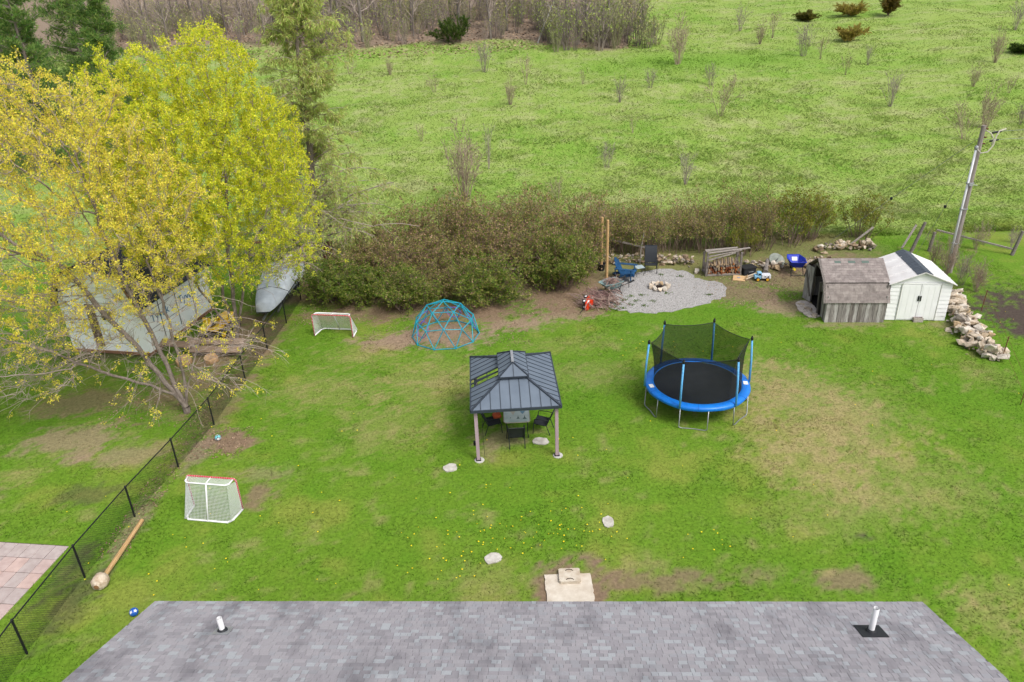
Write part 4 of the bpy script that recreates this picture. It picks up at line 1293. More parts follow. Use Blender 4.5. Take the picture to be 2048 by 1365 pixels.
# ---------------------------------------------------------------- oddments left of the old shed
cb = thing('cardboard_box', 'flattened tan cardboard box on the ground before the firewood rack', 'box', (11.95, 36.2, 0), R(-20))
M_CARD = mat('cardboard', srgb(214, 178, 132, .8), rough=.9)
MB().box((0, 0, .05), (.62, .5, .08), (R(10), 0, 0)).build('panel', M_CARD, cb)
MB().box((.33, .05, .14), (.2, .46, .015), (0, R(-35), 0)).build('flap', M_CARD, cb)
MB().box((-.02, .02, .10), (.14, .1, .012), (R(10), 0, .2)).build('print', mat('box_print', srgb(150, 156, 170, .8), rough=.8), cb)
for k, (a, b) in enumerate((((12.15, 36.25, .05), (13.0, 36.75, .09)), ((12.25, 36.1, .05), (12.95, 36.45, .1)))):
    o = MB().beam(a, b, .09, .035).build('offcut_board', mat('offcut', srgb(214, 198, 176, .8), rough=.9) if k == 0 else bpy.data.materials['offcut'])
    tag(o, ('pale offcut board lying behind the cardboard box', 'pale offcut board lying nearest the toy truck')[k], 'board')
tt = thing('storage_bin', 'black plastic bin with handle beside the firewood rack', 'bin', (12.62, 36.98, 0), R(14))
MB().prism(rrect(.36, .26, .06), 0, .36).build('body', M_RUB, tt, bevel=0)
MB().prism(rrect(.39, .29, .06), .362, .41).build('lid', M_TBLK, tt)
MB().tube([(-.12, -.31, .22), (-.12, -.34, .22), (.12, -.34, .22), (.12, -.31, .22)], .012, 6).build('handle', M_FLAS, tt)
tk = thing('toy_truck', 'pale blue and white toy truck with yellow wheels on bare soil', 'toy truck', (13.08, 36.0, 0), R(-6))
M_TBLU = mat('toy_blue', srgb(140, 190, 222, .85), rough=.45); M_TWHT = mat('toy_white', srgb(226, 228, 234, .85), rough=.45); M_TYEL = mat('toy_yellow', srgb(240, 178, 52, .85), rough=.45)
MB().prism([(-.42, -.17), (-.08, -.17), (-.08, .17), (-.42, .17)], .12, .30).build('bonnet', M_TBLU, tk, bevel=.03)
MB().prism([(-.28, -.16), (-.06, -.16), (-.06, .16), (-.28, .16)], .30, .46).build('cab', M_TBLU, tk, bevel=.04)
MB().box((-.17, -.163, .38), (.12, .006, .09)).build('window', M_TBLK, tk)
MB().prism([(-.07, -.18), (.40, -.18), (.40, .18), (-.07, .18)], .14, .34).build('bed', M_TWHT, tk, bevel=.025)
for x in (.1, .27): MB().box((x, -.183, .25), (.06, .006, .06)).build('decal', M_TBLK, tk)
for x in (-.25, .23):
    for y in (-.18, .18):
        w_ = MB().lathe([(.03, -.05), (.10, -.05), (.11, 0), (.10, .05), (.03, .05)], 16, (x, y, .11), (R(90), 0, 0)).build('wheel', M_TBLK, tk, smooth=True)
        MB().lathe([(.07, -.054), (.07, .054)], 12, (x, y, .11), (R(90), 0, 0)).build('rim', M_TYEL, w_)
dl = thing('tank_lid', 'round grey green disc propped against stones behind the toy truck', 'lid', (14.55, 38.15, .25), R(15))
MB().lathe([(.42, -.03), (.45, 0), (.42, .03), (.02, .05)], 24, rot=(R(38), 0, 0)).build('disc', mat('lid_grey', srgb(150, 156, 146, .75), srgb(122, 128, 118, .75), scale=5, rough=.8), dl, smooth=False)
MB().box((0, -.03, .055), (.62, .05, .03), (R(38), 0, .7)).build('slot', M_RUB, dl)
lg = MB().tube([(13.55, 36.9, .08), (13.8, 37.6, .12), (14.1, 38.3, .22)], [.13, .12, .10], 9).build('grey_log', M_GREYW); tag(lg, 'short grey log slanting up to the round disc', 'log')
for nm, a, b, lb in (('timber_beam', (19.5, 40.3, .2), (20.9, 40.9, .95), 'grey timber leaning over the rock ridge behind the old shed'), ('timber_beam', (21.9, 39.3, .2), (22.9, 40.1, 1.25), 'grey timber leaning behind the white shed'),
                     ('fallen_rail', (24.3, 40.4, .8), (27.3, 38.1, .35), 'fallen grey fence rail beside the utility pole'), ('fallen_rail', (5.3, 40.6, 1.1), (8.0, 39.9, .55), 'grey rail leaning in the brush behind the black garden chair'), ('fallen_rail', (-9.6, 38.2, .6), (-7.4, 38.0, .7), 'old grey rail in the shrubs above the round bushes'),
                     ('fallen_rail', (-1.4, 37.6, .5), (.6, 37.5, .6), 'old grey rail half hidden in the shrubs behind the dome')):
    o = MB().beam(a, b, .09, .08).build(nm, M_GREYB); tag(o, lb, 'timber')
o = MB().tube([(7.25, 39.0, 0), (7.3, 39.1, .8), (7.45, 39.2, 1.75)], [.03, .027, .02], 7).build('stake', M_GREYB); tag(o, 'bare pale stake leaning behind the black garden chair', 'stake')
for (x, y, h, lx, lb) in ((27.35, 38.1, 1.35, .25, 'old grey fence post at the far right by the fallen rail'), (22.0, 38.6, 1.9, .5, 'leaning dark fence post left of the utility pole'), (23.4, 39.2, 1.1, .1, 'short old fence post behind the utility pole')):
    o = MB().tube([(x, y, 0), (x + lx * .5, y, h * .5), (x + lx, y, h)], [.10, .09, .08], 8).build('fence_post', M_GREYW); tag(o, lb, 'post')
M_RUST = mat('rusty_stake', srgb(120, 84, 58, .75), rough=.9)
for (x, y, lb) in ((21.69, 31.21, 'thin rusty stake between the garden bed and the rock heap'), (19.85, 26.59, 'thin rusty stake at the near end of the rock heap')):
    o = MB().tube([(x, y, 0), (x + .06, y + .03, 1.05)], .022, 5).build('garden_stake', M_RUST); tag(o, lb, 'stake')

gwf = thing('garden_wire', 'thin wire strung between the rusty stakes at the right', 'wire', (21.0, 30.0, 0))
for z in (.45, .95):
    MB().tube([(23.0 - 21, 34.6 - 30, z), (21.72 - 21, 31.23 - 30, z), (19.88 - 21, 26.6 - 30, z), (18.5 - 21, 23.2 - 30, z)], .006, 4).build('strand', M_RUST, gwf)
o = MB().tube([(18.5, 23.2, 0), (18.54, 23.22, 1.0)], .016, 5).build('garden_stake', M_RUST); tag(o, 'short thin stake in the lawn below the rock heap', 'stake')

# ================================================================ old gambrel shed (ridge along X)
YS = R(-5.5)
os_ = thing('old_shed', 'weathered grey plank shed with brown shingle barn roof', 'shed', (14.24, 30.72, 0), YS)
HOLES.append([(14.2, 30.75), (16.9, 30.5), (17.15, 33.4), (14.45, 33.6)])
SW, SD = 2.6, 3.1
M_PLK = [mat('grey_plank_%s' % n, srgb(*c, .75), srgb(*d, .75), scale=3, stretch=(9, 9, .7), rough=.95, bump=.4, lo=.3, hi=.7) for n, c, d in
         (('a', (172, 166, 160), (96, 90, 88)), ('b', (150, 142, 136), (82, 76, 74)), ('c', (214, 211, 207), (120, 112, 108)))]
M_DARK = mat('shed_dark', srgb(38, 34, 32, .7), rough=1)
r = random.Random(21)
n = 15
for k in range(n):                # front wall planks
    x = SW * (k + .5) / n
    MB().box((x, 0 + r.uniform(-.008, .008), .50), (SW / n - .008, .03, 1.02)).build('plank', M_PLK[r.randrange(3)], os_)
    MB().box((x, SD + r.uniform(-.008, .008), .50), (SW / n - .008, .03, 1.02)).build('plank', M_PLK[r.randrange(3)], os_)
prf = [(-.07, .98), (.34, 1.80), (SD / 2, 2.50), (SD - .34, 1.80), (SD + .07, .98)]
def roof_z(y):
    for (a, za), (b, zb) in zip(prf[:-1], prf[1:]):
        if a <= y <= b: return za + (zb - za) * (y - a) / (b - a)
    return .9
for k in range(15):               # gable ends; the left end has a doorway standing open
    y = SD * (k + .5) / 15
    z1 = roof_z(y) - .05
    MB().box((SW - .02, y, z1 / 2), (.03, SD / 15 - .01, z1)).build('plank', M_PLK[r.randrange(3)], os_)
    if 5 <= k <= 10: continue
    z0 = 0.02
    MB().box((.02 + r.uniform(-.01, .01), y, (z0 + z1) / 2), (.03, SD / 15 - .01 - r.uniform(0, .02), z1 - z0), (0, r.uniform(-.02, .02), 0)).build('plank', M_PLK[r.randrange(3)], os_)
for k in range(6):
    y = SD * (k + 5.5) / 15
    MB().box((.03, y, (roof_z(y) - .05 + 1.95) / 2), (.03, SD / 15 - .01, roof_z(y) - .05 - 1.95)).build('plank', M_PLK[k % 3], os_)
dr = thing('shed_door', '', '') if False else None
dm = MB()
for k in range(4): dm.box((-.08 - k * .16, SD * 5.2 / 15 + .06 * k * 0, .95), (.15, .03, 1.8))
dr = MB()
for k in range(4): dr.box((-.05 - .05 * k, SD * 11 / 15 + .07 + .14 * k, .90), (.03, .14, 1.75), (0, 0, .34))
dr = dr.build('door', M_PLK[2], os_)
MB().beam((-.07, SD * 11 / 15 + .03, .3), (-.24, SD * 11 / 15 + .5, 1.5), .03, .1).build('brace', M_PLK[1], dr)
MB().beam((-.03, SD * 4.6 / 15, .03), (-.10, SD * 4.2 / 15, 1.62), .12, .05).build('corner_board', M_PLK[1], os_)
MB().beam((-.03, SD * 3.6 / 15, .03), (-.16, SD * 2.4 / 15, 1.3), .10, .04).build('brace_board', M_DARK, os_)
rf = MB()
for i in range(4):
    (a, za), (b, zb) = prf[i], prf[i + 1]
    rf.slab([(-.12, a, za), (SW + .1, a, za), (SW + .1, b, zb), (-.12, b, zb)], .035)
rf = rf.build('roof', mat('old_felt', srgb(120, 108, 104, .65), rough=1), os_)
M_OSH = [mat('old_shingle_%s' % n, srgb(*c, .72), srgb(*d, .72), scale=6, rough=.97, bump=.3, coord='World') for n, c, d in
         (('a', (166, 156, 151), (142, 132, 128)), ('b', (160, 149, 145), (134, 124, 120)), ('c', (172, 162, 157), (148, 138, 133)), ('d', (155, 145, 141), (128, 119, 115)))]
osm = []
for mt in M_OSH:
    me = bpy.data.meshes.new('shingle'); me.from_pydata([(0, 0, 0), (1, 0, 0), (1, 1, 0), (0, 1, 0), (0, 0, 1), (1, 0, 1), (1, 1, .25), (0, 1, .25)], [], [(4, 5, 6, 7), (0, 1, 5, 4), (1, 2, 6, 5), (3, 0, 4, 7)])
    me.materials.append(mt); osm.append(me)
gm = bpy.data.meshes.new('shingle'); gm.from_pydata([(0, 0, 0), (1, 0, 0), (1, 1, 0), (0, 1, 0), (0, 0, 1), (1, 0, 1), (1, 1, .25), (0, 1, .25)], [], [(4, 5, 6, 7), (0, 1, 5, 4), (1, 2, 6, 5), (3, 0, 4, 7)])
gm.materials.append(mat('green_shingle', srgb(112, 128, 120, .7), rough=.97))
back = MB()
for i in range(4):
    A_, B_ = Vector((0, *prf[i])), Vector((0, *prf[i + 1]))
    if i >= 2: A_, B_ = B_, A_
    L_ = (B_ - A_).length; yv = (B_ - A_).normalized(); xv = Vector((1, 0, 0)); zv = xv.cross(yv)
    if i >= 2: zv = -zv
    rows_ = int(round(L_ / .135)); ex_ = L_ / rows_
    for q in range(rows_):
        x = -.13 - r.uniform(0, .25)
        while x < SW + .11:
            wd = r.choice((.28, .30, .32))
            a, b = max(x, -.13), min(x + wd, SW + .11)
            if b - a > .03:
                P0 = A_ + yv * (q * ex_) + Vector((a, 0, 0)) + zv * .002
                if i < 2:
                    top3 = i == 1 and q == rows_ - 2 and any(abs((a + b) / 2 - c) < .15 for c in (.55, 1.25, 1.95))
                    o = put(bpy.data.objects.new('shingle', gm if top3 else osm[r.randrange(4)]), rf)
                    Mx = Matrix((xv, yv, zv)).transposed().to_4x4() @ Matrix.Diagonal((b - a - .006, ex_ + (.02 if q < rows_ - 1 else 0), .011, 1)); Mx.translation = P0
                    o.matrix_local = Mx
                else:
                    back.slab([P0 + zv * .012, P0 + zv * .012 + yv * ex_, P0 + zv * .012 + yv * ex_ + xv * (b - a - .006), P0 + zv * .012 + xv * (b - a - .006)], .01)
            x += wd
back.build('rear_shingles', M_OSH[0], rf)['kind'] = 'stuff'
for b0, b1 in (((-.14, .34, 1.82), (-.14, -.09, .98)), ((-.14, .34, 1.82), (-.14, SD / 2, 2.52)), ((-.14, SD - .34, 1.82), (-.14, SD / 2, 2.52)), ((-.14, SD - .34, 1.82), (-.14, SD + .09, .98))):
    MB().beam(b0, b1, .025, .10, (1, 0, 0)).build('barge_board', M_PLK[1], os_)
MB().beam((-.13, .33, 1.785), (SW + .1, .33, 1.785), .03, .03).build('knee_line', M_DARK, os_)  # near-black strip that makes the bend of the roof stand out
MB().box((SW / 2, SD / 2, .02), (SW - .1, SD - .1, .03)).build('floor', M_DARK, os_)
dz = MB().prism(wobble([(13.7, 32.9), (14.3, 33.1), (14.45, 32.2), (14.15, 31.2), (13.65, 31.6)], .2, .05, 6), -.02, .035).build('broken_paving', mat('broken_concrete', srgb(222, 212, 202, .85), srgb(186, 174, 164, .85), scale=5, rough=.95, bump=.6, coord='World'))
rock_heap('rubble', 'small rubble stones on the broken paving by the old shed', [(13.8, 32.8), (14.1, 32.0), (13.9, 31.4)], .25, .06, 22, .08, .3, 9, 'rubble')
tag(dz, 'broken pale paving at the doorway of the old shed', 'paving')

# ================================================================ white plastic shed
YW = R(-7.5)
ws = thing('white_shed', 'white plastic garden shed with double doors and dark ridge strip', 'shed', (16.99, 30.73, 0), YW)
HOLES.append([(16.95, 30.75), (19.6, 30.4), (20.0, 33.2), (17.3, 33.5)])
WW, WD, WE, WP = 2.58, 2.7, 1.84, 2.36
M_WSH = mat('white_resin', srgb(242, 242, 243, .88), srgb(234, 234, 234, .88), scale=1.5, rough=.5, coord='World')
M_WRF = mat('white_roof_resin', srgb(232, 230, 228, .85), srgb(218, 214, 212, .85), scale=2.5, rough=.6, coord='World')
M_RIDG = mat('ridge_shingle', srgb(92, 100, 110, .75), srgb(74, 82, 92, .75), scale=12, rough=.9, bump=.4)
wl = MB()
wl.add([(0, 0, 0), (WW, 0, 0), (WW, 0, WE), (WW / 2, 0, WP - .03), (0, 0, WE), (0, WD, 0), (WW, WD, 0), (WW, WD, WE), (WW / 2, WD, WP - .03), (0, WD, WE)],
       [(0, 1, 2, 3, 4), (9, 8, 7, 6, 5), (0, 4, 9, 5), (1, 6, 7, 2)])
wl.build('wall', M_WSH, ws)
DW = 1.62
for sx in (0, 1):
    for k in range(9):                     # lapped siding beside the doors
        z = .02 + k * .2
        x0, x1 = (.0, (WW - DW) / 2 - .03) if sx == 0 else ((WW + DW) / 2 + .03, WW)
        m_ = MB(); m_.add([(x0, -.032, z), (x1, -.032, z), (x1, -.012, z + .195), (x0, -.012, z + .195), (x0, 0, z), (x1, 0, z), (x1, 0, z + .195), (x0, 0, z + .195)], [(0, 1, 2, 3), (4, 5, 1, 0), (1, 5, 6, 2), (4, 0, 3, 7), (3, 2, 6, 7)])
        m_.build('siding_board', M_WSH, ws)
for sx in (-1, 1):
    d_ = MB().box((WW / 2 + sx * (DW / 4 + .003), -.03, .90), (DW / 2 - .012, .04, 1.70)).build('door', M_WSH, ws, bevel=.006)
    for k in (-1, 0, 1):
        MB().box((WW / 2 + sx * DW / 4 + k * .25, -.053, .9), (.16, .006, 1.56)).build('door_panel', M_WSH, d_, bevel=.002)
    MB().beam((WW / 2 + sx * .05, -.075, .98), (WW / 2 + sx * .05, -.075, 1.22), .045, .04).build('handle', M_BLK, d_)
    MB().box((WW / 2 + sx * (DW / 2 + .015), -.035, .92), (.03, .06, 1.8)).build('door_jamb', mat('jamb', srgb(206, 206, 200, .8), rough=.5) if sx < 0 else bpy.data.materials['jamb'], ws)
MB().box((WW / 2, -.03, 1.80), (WW - .08, .05, .06)).build('lintel', M_WSH, ws)
MB().add([(.1, -.02, 1.86), (WW - .1, -.02, 1.86), (WW / 2, -.02, WP - .08), (.1, 0, 1.86), (WW - .1, 0, 1.86), (WW / 2, 0, WP - .08)], [(0, 1, 2), (0, 2, 5, 3), (1, 4, 5, 2)]).build('gable_panel', M_WSH, ws)
OV = .1
rfw = None
for sx in (0, 1):
    xe, xr = (-OV, WW / 2) if sx == 0 else (WW + OV, WW / 2)
    ze = WE - .05
    lerp = lambda t, y, dz=0: (xe + (xr - xe) * t, y, ze + (WP - ze) * t + dz)
    for k in range(4):                     # roof panels front to back
        y0, y1 = -OV - .02 + k * (WD + 2 * OV) / 4 + .003, -OV - .02 + (k + 1) * (WD + 2 * OV) / 4 - .003
        q = [lerp(0, y0, .03), lerp(.80, y0, .03), lerp(.80, y1, .03), lerp(0, y1, .03)]
        if sx: q = q[::-1]
        MB().slab(q, .035).build('roof_panel', M_WRF, ws)
        if k:
            MB().beam(lerp(.0, y0, .04), lerp(.80, y0, .04), .035, .02).build('roof_rib', M_WRF, ws)
    for k in range(9):                     # dark ridge strip tabs
        y0, y1 = -OV - .04 + k * (WD + 2 * OV + .04) / 9, -OV - .04 + (k + 1) * (WD + 2 * OV + .04) / 9 - .006
        q = [lerp(.76, y0, .055), lerp(1.0, y0, .055), lerp(1.0, y1, .048), lerp(.76, y1, .048)]
        if sx: q = q[::-1]
        MB().slab(q, .02).build('ridge_tab', M_RIDG, ws)
    MB().beam(lerp(-.02, -OV - .03, .0), lerp(1.0, -OV - .03, .0), .03, .07, (0, 1, 0)).build('fascia', M_WRF, ws)
cbk = thing('cinder_block', 'grey cinder block lying before the white shed doors', 'block', (18.35, 30.42, 0), R(-7))
M_CIN = mat('cinder', srgb(200, 190, 182, .75), srgb(168, 156, 148, .75), scale=14, rough=.97, bump=.5)
for y in (-.085, .085): MB().box((0, y, .1), (.40, .03, .2)).build('face', M_CIN, cbk)
for x in (-.185, 0, .185): MB().box((x, 0, .1), (.03, .138, .2)).build('web', M_CIN, cbk)
MB().box((0, 0, .02), (.34, .138, .03)).build('base', M_DARK, cbk)  # near-black plate across the open cells, so the hollows read dark

# ================================================================ utility pole
up = thing('utility_pole', 'weathered wooden utility pole with white conduit and cables', 'utility pole', (22.82, 36.05, 0))
MB().tube([(0, 0, -.2), (.01, 0, 3.5), (.0, 0, 7.45)], [.15, .13, .105], 12).build('pole', mat('pole_wood', srgb(164, 154, 148, .8), srgb(128, 119, 114, .8), scale=3, stretch=(6, 6, .5), rough=.95, bump=.4), up)
MB().tube([(-.17, -.06, .3), (-.165, -.06, 3.4), (-.15, -.06, 6.35)], .055, 10).build('conduit', mat('conduit_white', srgb(222, 224, 228, .85), rough=.4, vary=.06), up, smooth=True)
MB().lathe([(.06, 0), (.09, .05), (.085, .16), (.03, .2)], 10, (-.15, -.06, 6.33)).build('weather_head', M_FLAS, up, smooth=True)
for z in (1.6, 3.4, 4.7): MB().box((-.06, -.06, z), (.34, .17, .06)).build('strap', M_FLAS, up)
MB().box((-.06, -.17, 4.65), (.18, .06, .14)).build('junction_box', M_FLAS, up); MB().tube([(.05, -.1, 4.62), (.28, -.14, 4.6)], .015, 5).build('bolt', M_FLAS, up)
M_CAB = mat('pale_cable', srgb(208, 202, 186, .8), rough=.6)
MB().tube([(-.15, -.08, 6.4), (0, -.25, 6.2), (.3, -.28, 6.25), (.55, -.2, 6.55), (.62, -.15, 6.95), (.75, -.1, 7.2), (1.1, 0, 7.25)], .032, 7).build('service_loop', M_CAB, up, smooth=True)
MB().tube([(.08, 0, 7.25), (.35, -.12, 7.1), (.55, -.15, 6.8), (.45, -.2, 6.55)], .028, 7).build('service_loop', M_CAB, up, smooth=True)
M_WIRE = mat('wire', srgb(150, 156, 150, .8), rough=.5, metal=.4)
for z, y in ((7.18, .02), (6.78, .05)):
    MB().tube([(.5, y, z - .1), (.95, y + .1, z - .06)], .05, 8).build('splice', M_BLK, up)
    MB().tube([(.08, 0, z), (.95, y + .1, z - .05), (6, 1.4, z - .25), (16, 4.4, z - .2)], .010, 5).build('span_wire', M_WIRE, up)
for z in (7.3, 6.9, 6.6): MB().tube([(.1, -.02, z), (.22, -.04, z)], .035, 7).build('insulator', mat('brown_insulator', srgb(104, 62, 48, .8), rough=.4) if z == 7.3 else bpy.data.materials['brown_insulator'], up)
g_ = MB().tube([(-.02, .05, 6.9), (-2.6, 2.2, 3.4), (-5.0, 4.2, .1)], .010, 5).build('guy_wire', M_WIRE, up)
MB().lathe([(.03, -.08), (.07, -.05), (.07, .05), (.03, .08)], 8, (-2.6, 2.2, 3.4)).build('guy_insulator', M_BLK, g_)
g_ = MB().tube([(-.02, -.02, 6.2), (-.6, .6, 3.4), (-1.35, 1.3, .1)], .009, 5).build('guy_wire', M_WIRE, up)
MB().lathe([(.03, -.08), (.07, -.05), (.07, .05), (.03, .08)], 8, (-.62, .6, 3.35)).build('guy_insulator', M_BLK, g_)

# ================================================================ white wrapped barn beyond the trees on the left
YB = R(-12)
barn = thing('wrapped_barn', 'unfinished barn in white house wrap with dark shingle roof, behind the left tree', 'barn', (-20.0, 30.85, 0), YB)
BW, BD = 3.95, 5.2
HOLES.append([(-20.0, 30.9), (-16.1, 30.0), (-15.0, 35.4), (-18.8, 36.3)])
bpf = [(0, 2.5), (.42, 3.72), (BW / 2, 4.36), (BW - .42, 3.72), (BW, 2.5)]
M_WRAP = mat('house_wrap', srgb(246, 249, 250, .95), srgb(240, 245, 246, .95), scale=1.3, rough=.45, bump=.25, bscale=5)
poly = [(0, .14), (BW, .14)] + bpf[::-1]
w = MB()
n = len(poly)
w.add([(x, 0, z) for x, z in poly] + [(x, BD, z) for x, z in poly], [tuple(range(n)), tuple(range(2 * n - 1, n - 1, -1))] + [(i, i + n, (i + 1) % n + n, (i + 1) % n) for i in range(n)])
w.build('wall', M_WRAP, barn)
M_PLY = mat('plywood_edge', srgb(156, 118, 92, .75), rough=.9)
MB().box((BW / 2, -.01, .10), (BW + .04, .1, .12)).build('sill', M_PLY, barn)
MB().box((BW + .01, BD / 2, .10), (.1, BD, .12)).build('sill', M_PLY, barn)
for x, y in ((.3, .3), (BW - .3, .3), (.3, BD - .3), (BW - .3, BD - .3), (BW / 2, .3)): MB().box((x, y, .03), (.4, .4, .1)).build('pier', M_CIN, barn)
MB().box((1.52, -.03, 1.40), (.42, .04, 2.05)).build('bare_strip', mat('bare_ply', srgb(126, 108, 94, .75), srgb(96, 80, 70, .75), scale=3, stretch=(6, 1, .6), rough=.9), barn)
f_ = MB().box((2.3, -.025, 1.92), (.62, .05, .52)).build('window', M_WSH, barn)
MB().box((2.3, -.055, 1.92), (.52, .02, .42)).build('pane', mat('dark_pane', srgb(70, 78, 80, .7), rough=.1, spec=.6), f_)
for k, y in enumerate((1.25, 2.5, 3.75)): MB().box((BW + .004, y, 1.45), (.008, .05, 2.1)).build('wrap_seam', M_SEAM, barn)
for z in (1.1, 1.95): MB().box((BW + .006, BD / 2, z), (.008, BD, .02)).build('wrap_seam', M_SEAM, barn)
MB().box((BW / 2, -.005, 2.5), (BW - .1, .008, .02)).build('wrap_seam', M_FLAS, barn)
M_INK = mat('wrap_ink', srgb(60, 124, 176, .85), rough=.5)
def text(word, loc, rot, size, parent, mt):
    cu = bpy.data.curves.new('lettering', 'FONT'); cu.body = word; cu.size = size; cu.extrude = .002
    o = bpy.data.objects.new('lettering_src', cu); COL.objects.link(o)
    bpy.context.view_layer.update()
    dg = bpy.context.evaluated_depsgraph_get()
    me = bpy.data.meshes.new_from_object(o.evaluated_get(dg))
    bpy.data.objects.remove(o)
    me.materials.clear(); me.materials.append(mt)
    p = put(bpy.data.objects.new('lettering', me), parent); p.location = loc; p.rotation_euler = rot
for (y, z, s) in ((.55, 1.35, .55), (2.65, 1.35, .55)):
    text('Tyvek', (BW + .012, y, z), (R(90), 0, R(90)), s, barn, M_INK)
M_BSH = [mat('dark_shingle_%s' % n, srgb(*c, .7), rough=.95, scale=18, bump=.4) for n, c in (('a', (86, 90, 102)), ('b', (70, 74, 86)), ('c', (100, 104, 114)))]
brf = MB()
bp2 = [(-.22, 2.30), (.40, 3.76), (BW / 2, 4.44), (BW - .40, 3.76), (BW + .22, 2.30)]
for i in range(4):
    (a, za), (b, zb) = bp2[i], bp2[i + 1]
    brf.slab([(a, -.25, za), (b, -.25, zb), (b, BD + .25, zb), (a, BD + .25, za)][::-1], .06)
brf = brf.build('roof', M_BSH[1], barn)
r = random.Random(31)
bm_ = []
for mt in M_BSH:
    me = bpy.data.meshes.new('shingle'); me.from_pydata([(0, 0, 0), (1, 0, 0), (1, 1, 0), (0, 1, 0), (0, 0, 1), (1, 0, 1), (1, 1, .25), (0, 1, .25)], [], [(4, 5, 6, 7), (0, 1, 5, 4), (1, 2, 6, 5), (3, 0, 4, 7)])
    me.materials.append(mt); bm_.append(me)
rest = MB()
for i in range(4):
    A_, B_ = Vector((bp2[i][0], 0, bp2[i][1])), Vector((bp2[i + 1][0], 0, bp2[i + 1][1]))
    if i >= 2: A_, B_ = B_, A_
    L_ = (B_ - A_).length; yv = (B_ - A_).normalized(); xv = Vector((0, -1 if i < 2 else 1, 0)); zv = xv.cross(yv)
    rows_ = int(round(L_ / .2)); ex_ = L_ / rows_
    for q in range(rows_):
        u = -.25
        while u < BD + .24:
            wd = .5; e = min(u + wd, BD + .25)
            P0 = A_ + yv * (q * ex_) + Vector((0, u if i >= 2 else e, 0)) + zv * .002
            if i >= 1:
                o = put(bpy.data.objects.new('shingle', bm_[r.randrange(3)]), brf)
                Mx = Matrix((xv, yv, zv)).transposed().to_4x4() @ Matrix.Diagonal((e - u - .01, ex_ + (.02 if q < rows_ - 1 else 0), .014, 1)); Mx.translation = P0; o.matrix_local = Mx
            u = e
for i in range(4):
    (a, za), (b, zb) = bp2[i], bp2[i + 1]
    MB().beam((a, -.27, za - .05), (b, -.27, zb - .05), .03, .14, (0, 1, 0)).build('barge_board', M_PLY, barn)

# ---------------------------------------------------------------- covered boat on a trailer
bt = thing('covered_boat', 'boat under a taut grey cover on a trailer behind the fence', 'boat', (-12.0, 35.9, 0), R(3))
M_COV = mat('grey_canvas', srgb(200, 208, 216, .86), srgb(178, 187, 197, .86), scale=2.2, rough=.75, bump=.4, bscale=6)
L2 = 2.95
def sect(y):
    t = (y + L2) / (2 * L2)                      # 0 = near pointed end, 1 = stern
    hw = 1.08 * min(1, (t + .07) ** .5 * 1.1) * (1 - .06 * max(0, t - .85) / .15)
    return hw
st_ = [-L2 + 2 * L2 * k / 14 for k in range(15)]
cv = MB(); cols = 11
for y in st_:
    hw = sect(y); t = (y + L2) / (2 * L2)
    zc = 1.12 + .14 * math.sin(math.pi * min(1, t * 1.1)); zs = .92
    for j in range(cols):
        u = -1 + 2 * j / (cols - 1)
        a = abs(u)
        x = hw * math.copysign(min(1, a * 1.12), u) if a > .05 else 0
        z = zc - (zc - zs) * a ** 1.7 if a < .9 else zs - (a - .9) / .1 * .28
        cv.v.append((x, y, z + .012 * math.sin(y * 9 + u * 3)))
for i in range(14):
    for j in range(cols - 1):
        a = i * cols + j; cv.f.append((a, a + 1, a + cols + 1, a + cols))
cv.f.append(tuple(range(cols - 1, -1, -1))); cv.f.append(tuple(range(14 * cols, 15 * cols)))
cv.build('cover', M_COV, bt, smooth=True)
hl = MB()
for y in st_:
    hw = sect(y) * .95; t = (y + L2) / (2 * L2)
    k_ = .32 + .25 * (1 - t) ** 3
    for x, z in ((-hw, .80), (-hw * .92, .62), (-hw * .5, k_ + .05), (0, k_), (hw * .5, k_ + .05), (hw * .92, .62), (hw, .80)): hl.v.append((x, y, z))
for i in range(14):
    for j in range(6):
        a = i * 7 + j; hl.f.append((a + 7, a + 8, a + 1, a))
hl.f.append(tuple(range(14 * 7 + 6, 14 * 7 - 1, -1)))
hl.build('hull', mat('hull_paint', srgb(70, 78, 90, .8), rough=.4), bt, smooth=True)
for y in (-1.2, .3, 1.6): MB().tube([(x * 1.0, y, z) for x, z in ((-.99, .72), (-.9, .96), (-.5, 1.15), (0, 1.26), (.5, 1.15), (.9, .96), (.99, .72))], .014, 5).build('strap', M_SEAM, bt)
for sx in (-1, 1):
    MB().beam((sx * .5, -2.2, .32), (sx * .5, 2.4, .32), .07, .1).build('trailer_rail', M_GALV, bt)
    w_ = MB().lathe([(.1, -.09), (.29, -.09), (.31, 0), (.29, .09), (.1, .09)], 18, (sx * .88, .8, .31), (0, R(90), 0)).build('wheel', M_RUB, bt, smooth=True)
    MB().lathe([(.14, -.095), (.14, .095)], 12, (sx * .88, .8, .31), (0, R(90), 0)).build('rim', M_STK, w_)
MB().beam((0, -3.2, .35), (0, -2.0, .33), .08, .08).build('drawbar', M_GALV, bt)
eng = thing('outboard_cowl', 'white outboard engine behind the covered boat', 'engine', (-12.0, 38.9, .55), 0)
MB().box((0, 0, .55), (.42, .55, .5)).build('cowl', M_WHT, eng, bevel=.08); MB().box((0, .05, .12), (.16, .25, .6)).build('shaft', M_TBLK, eng)

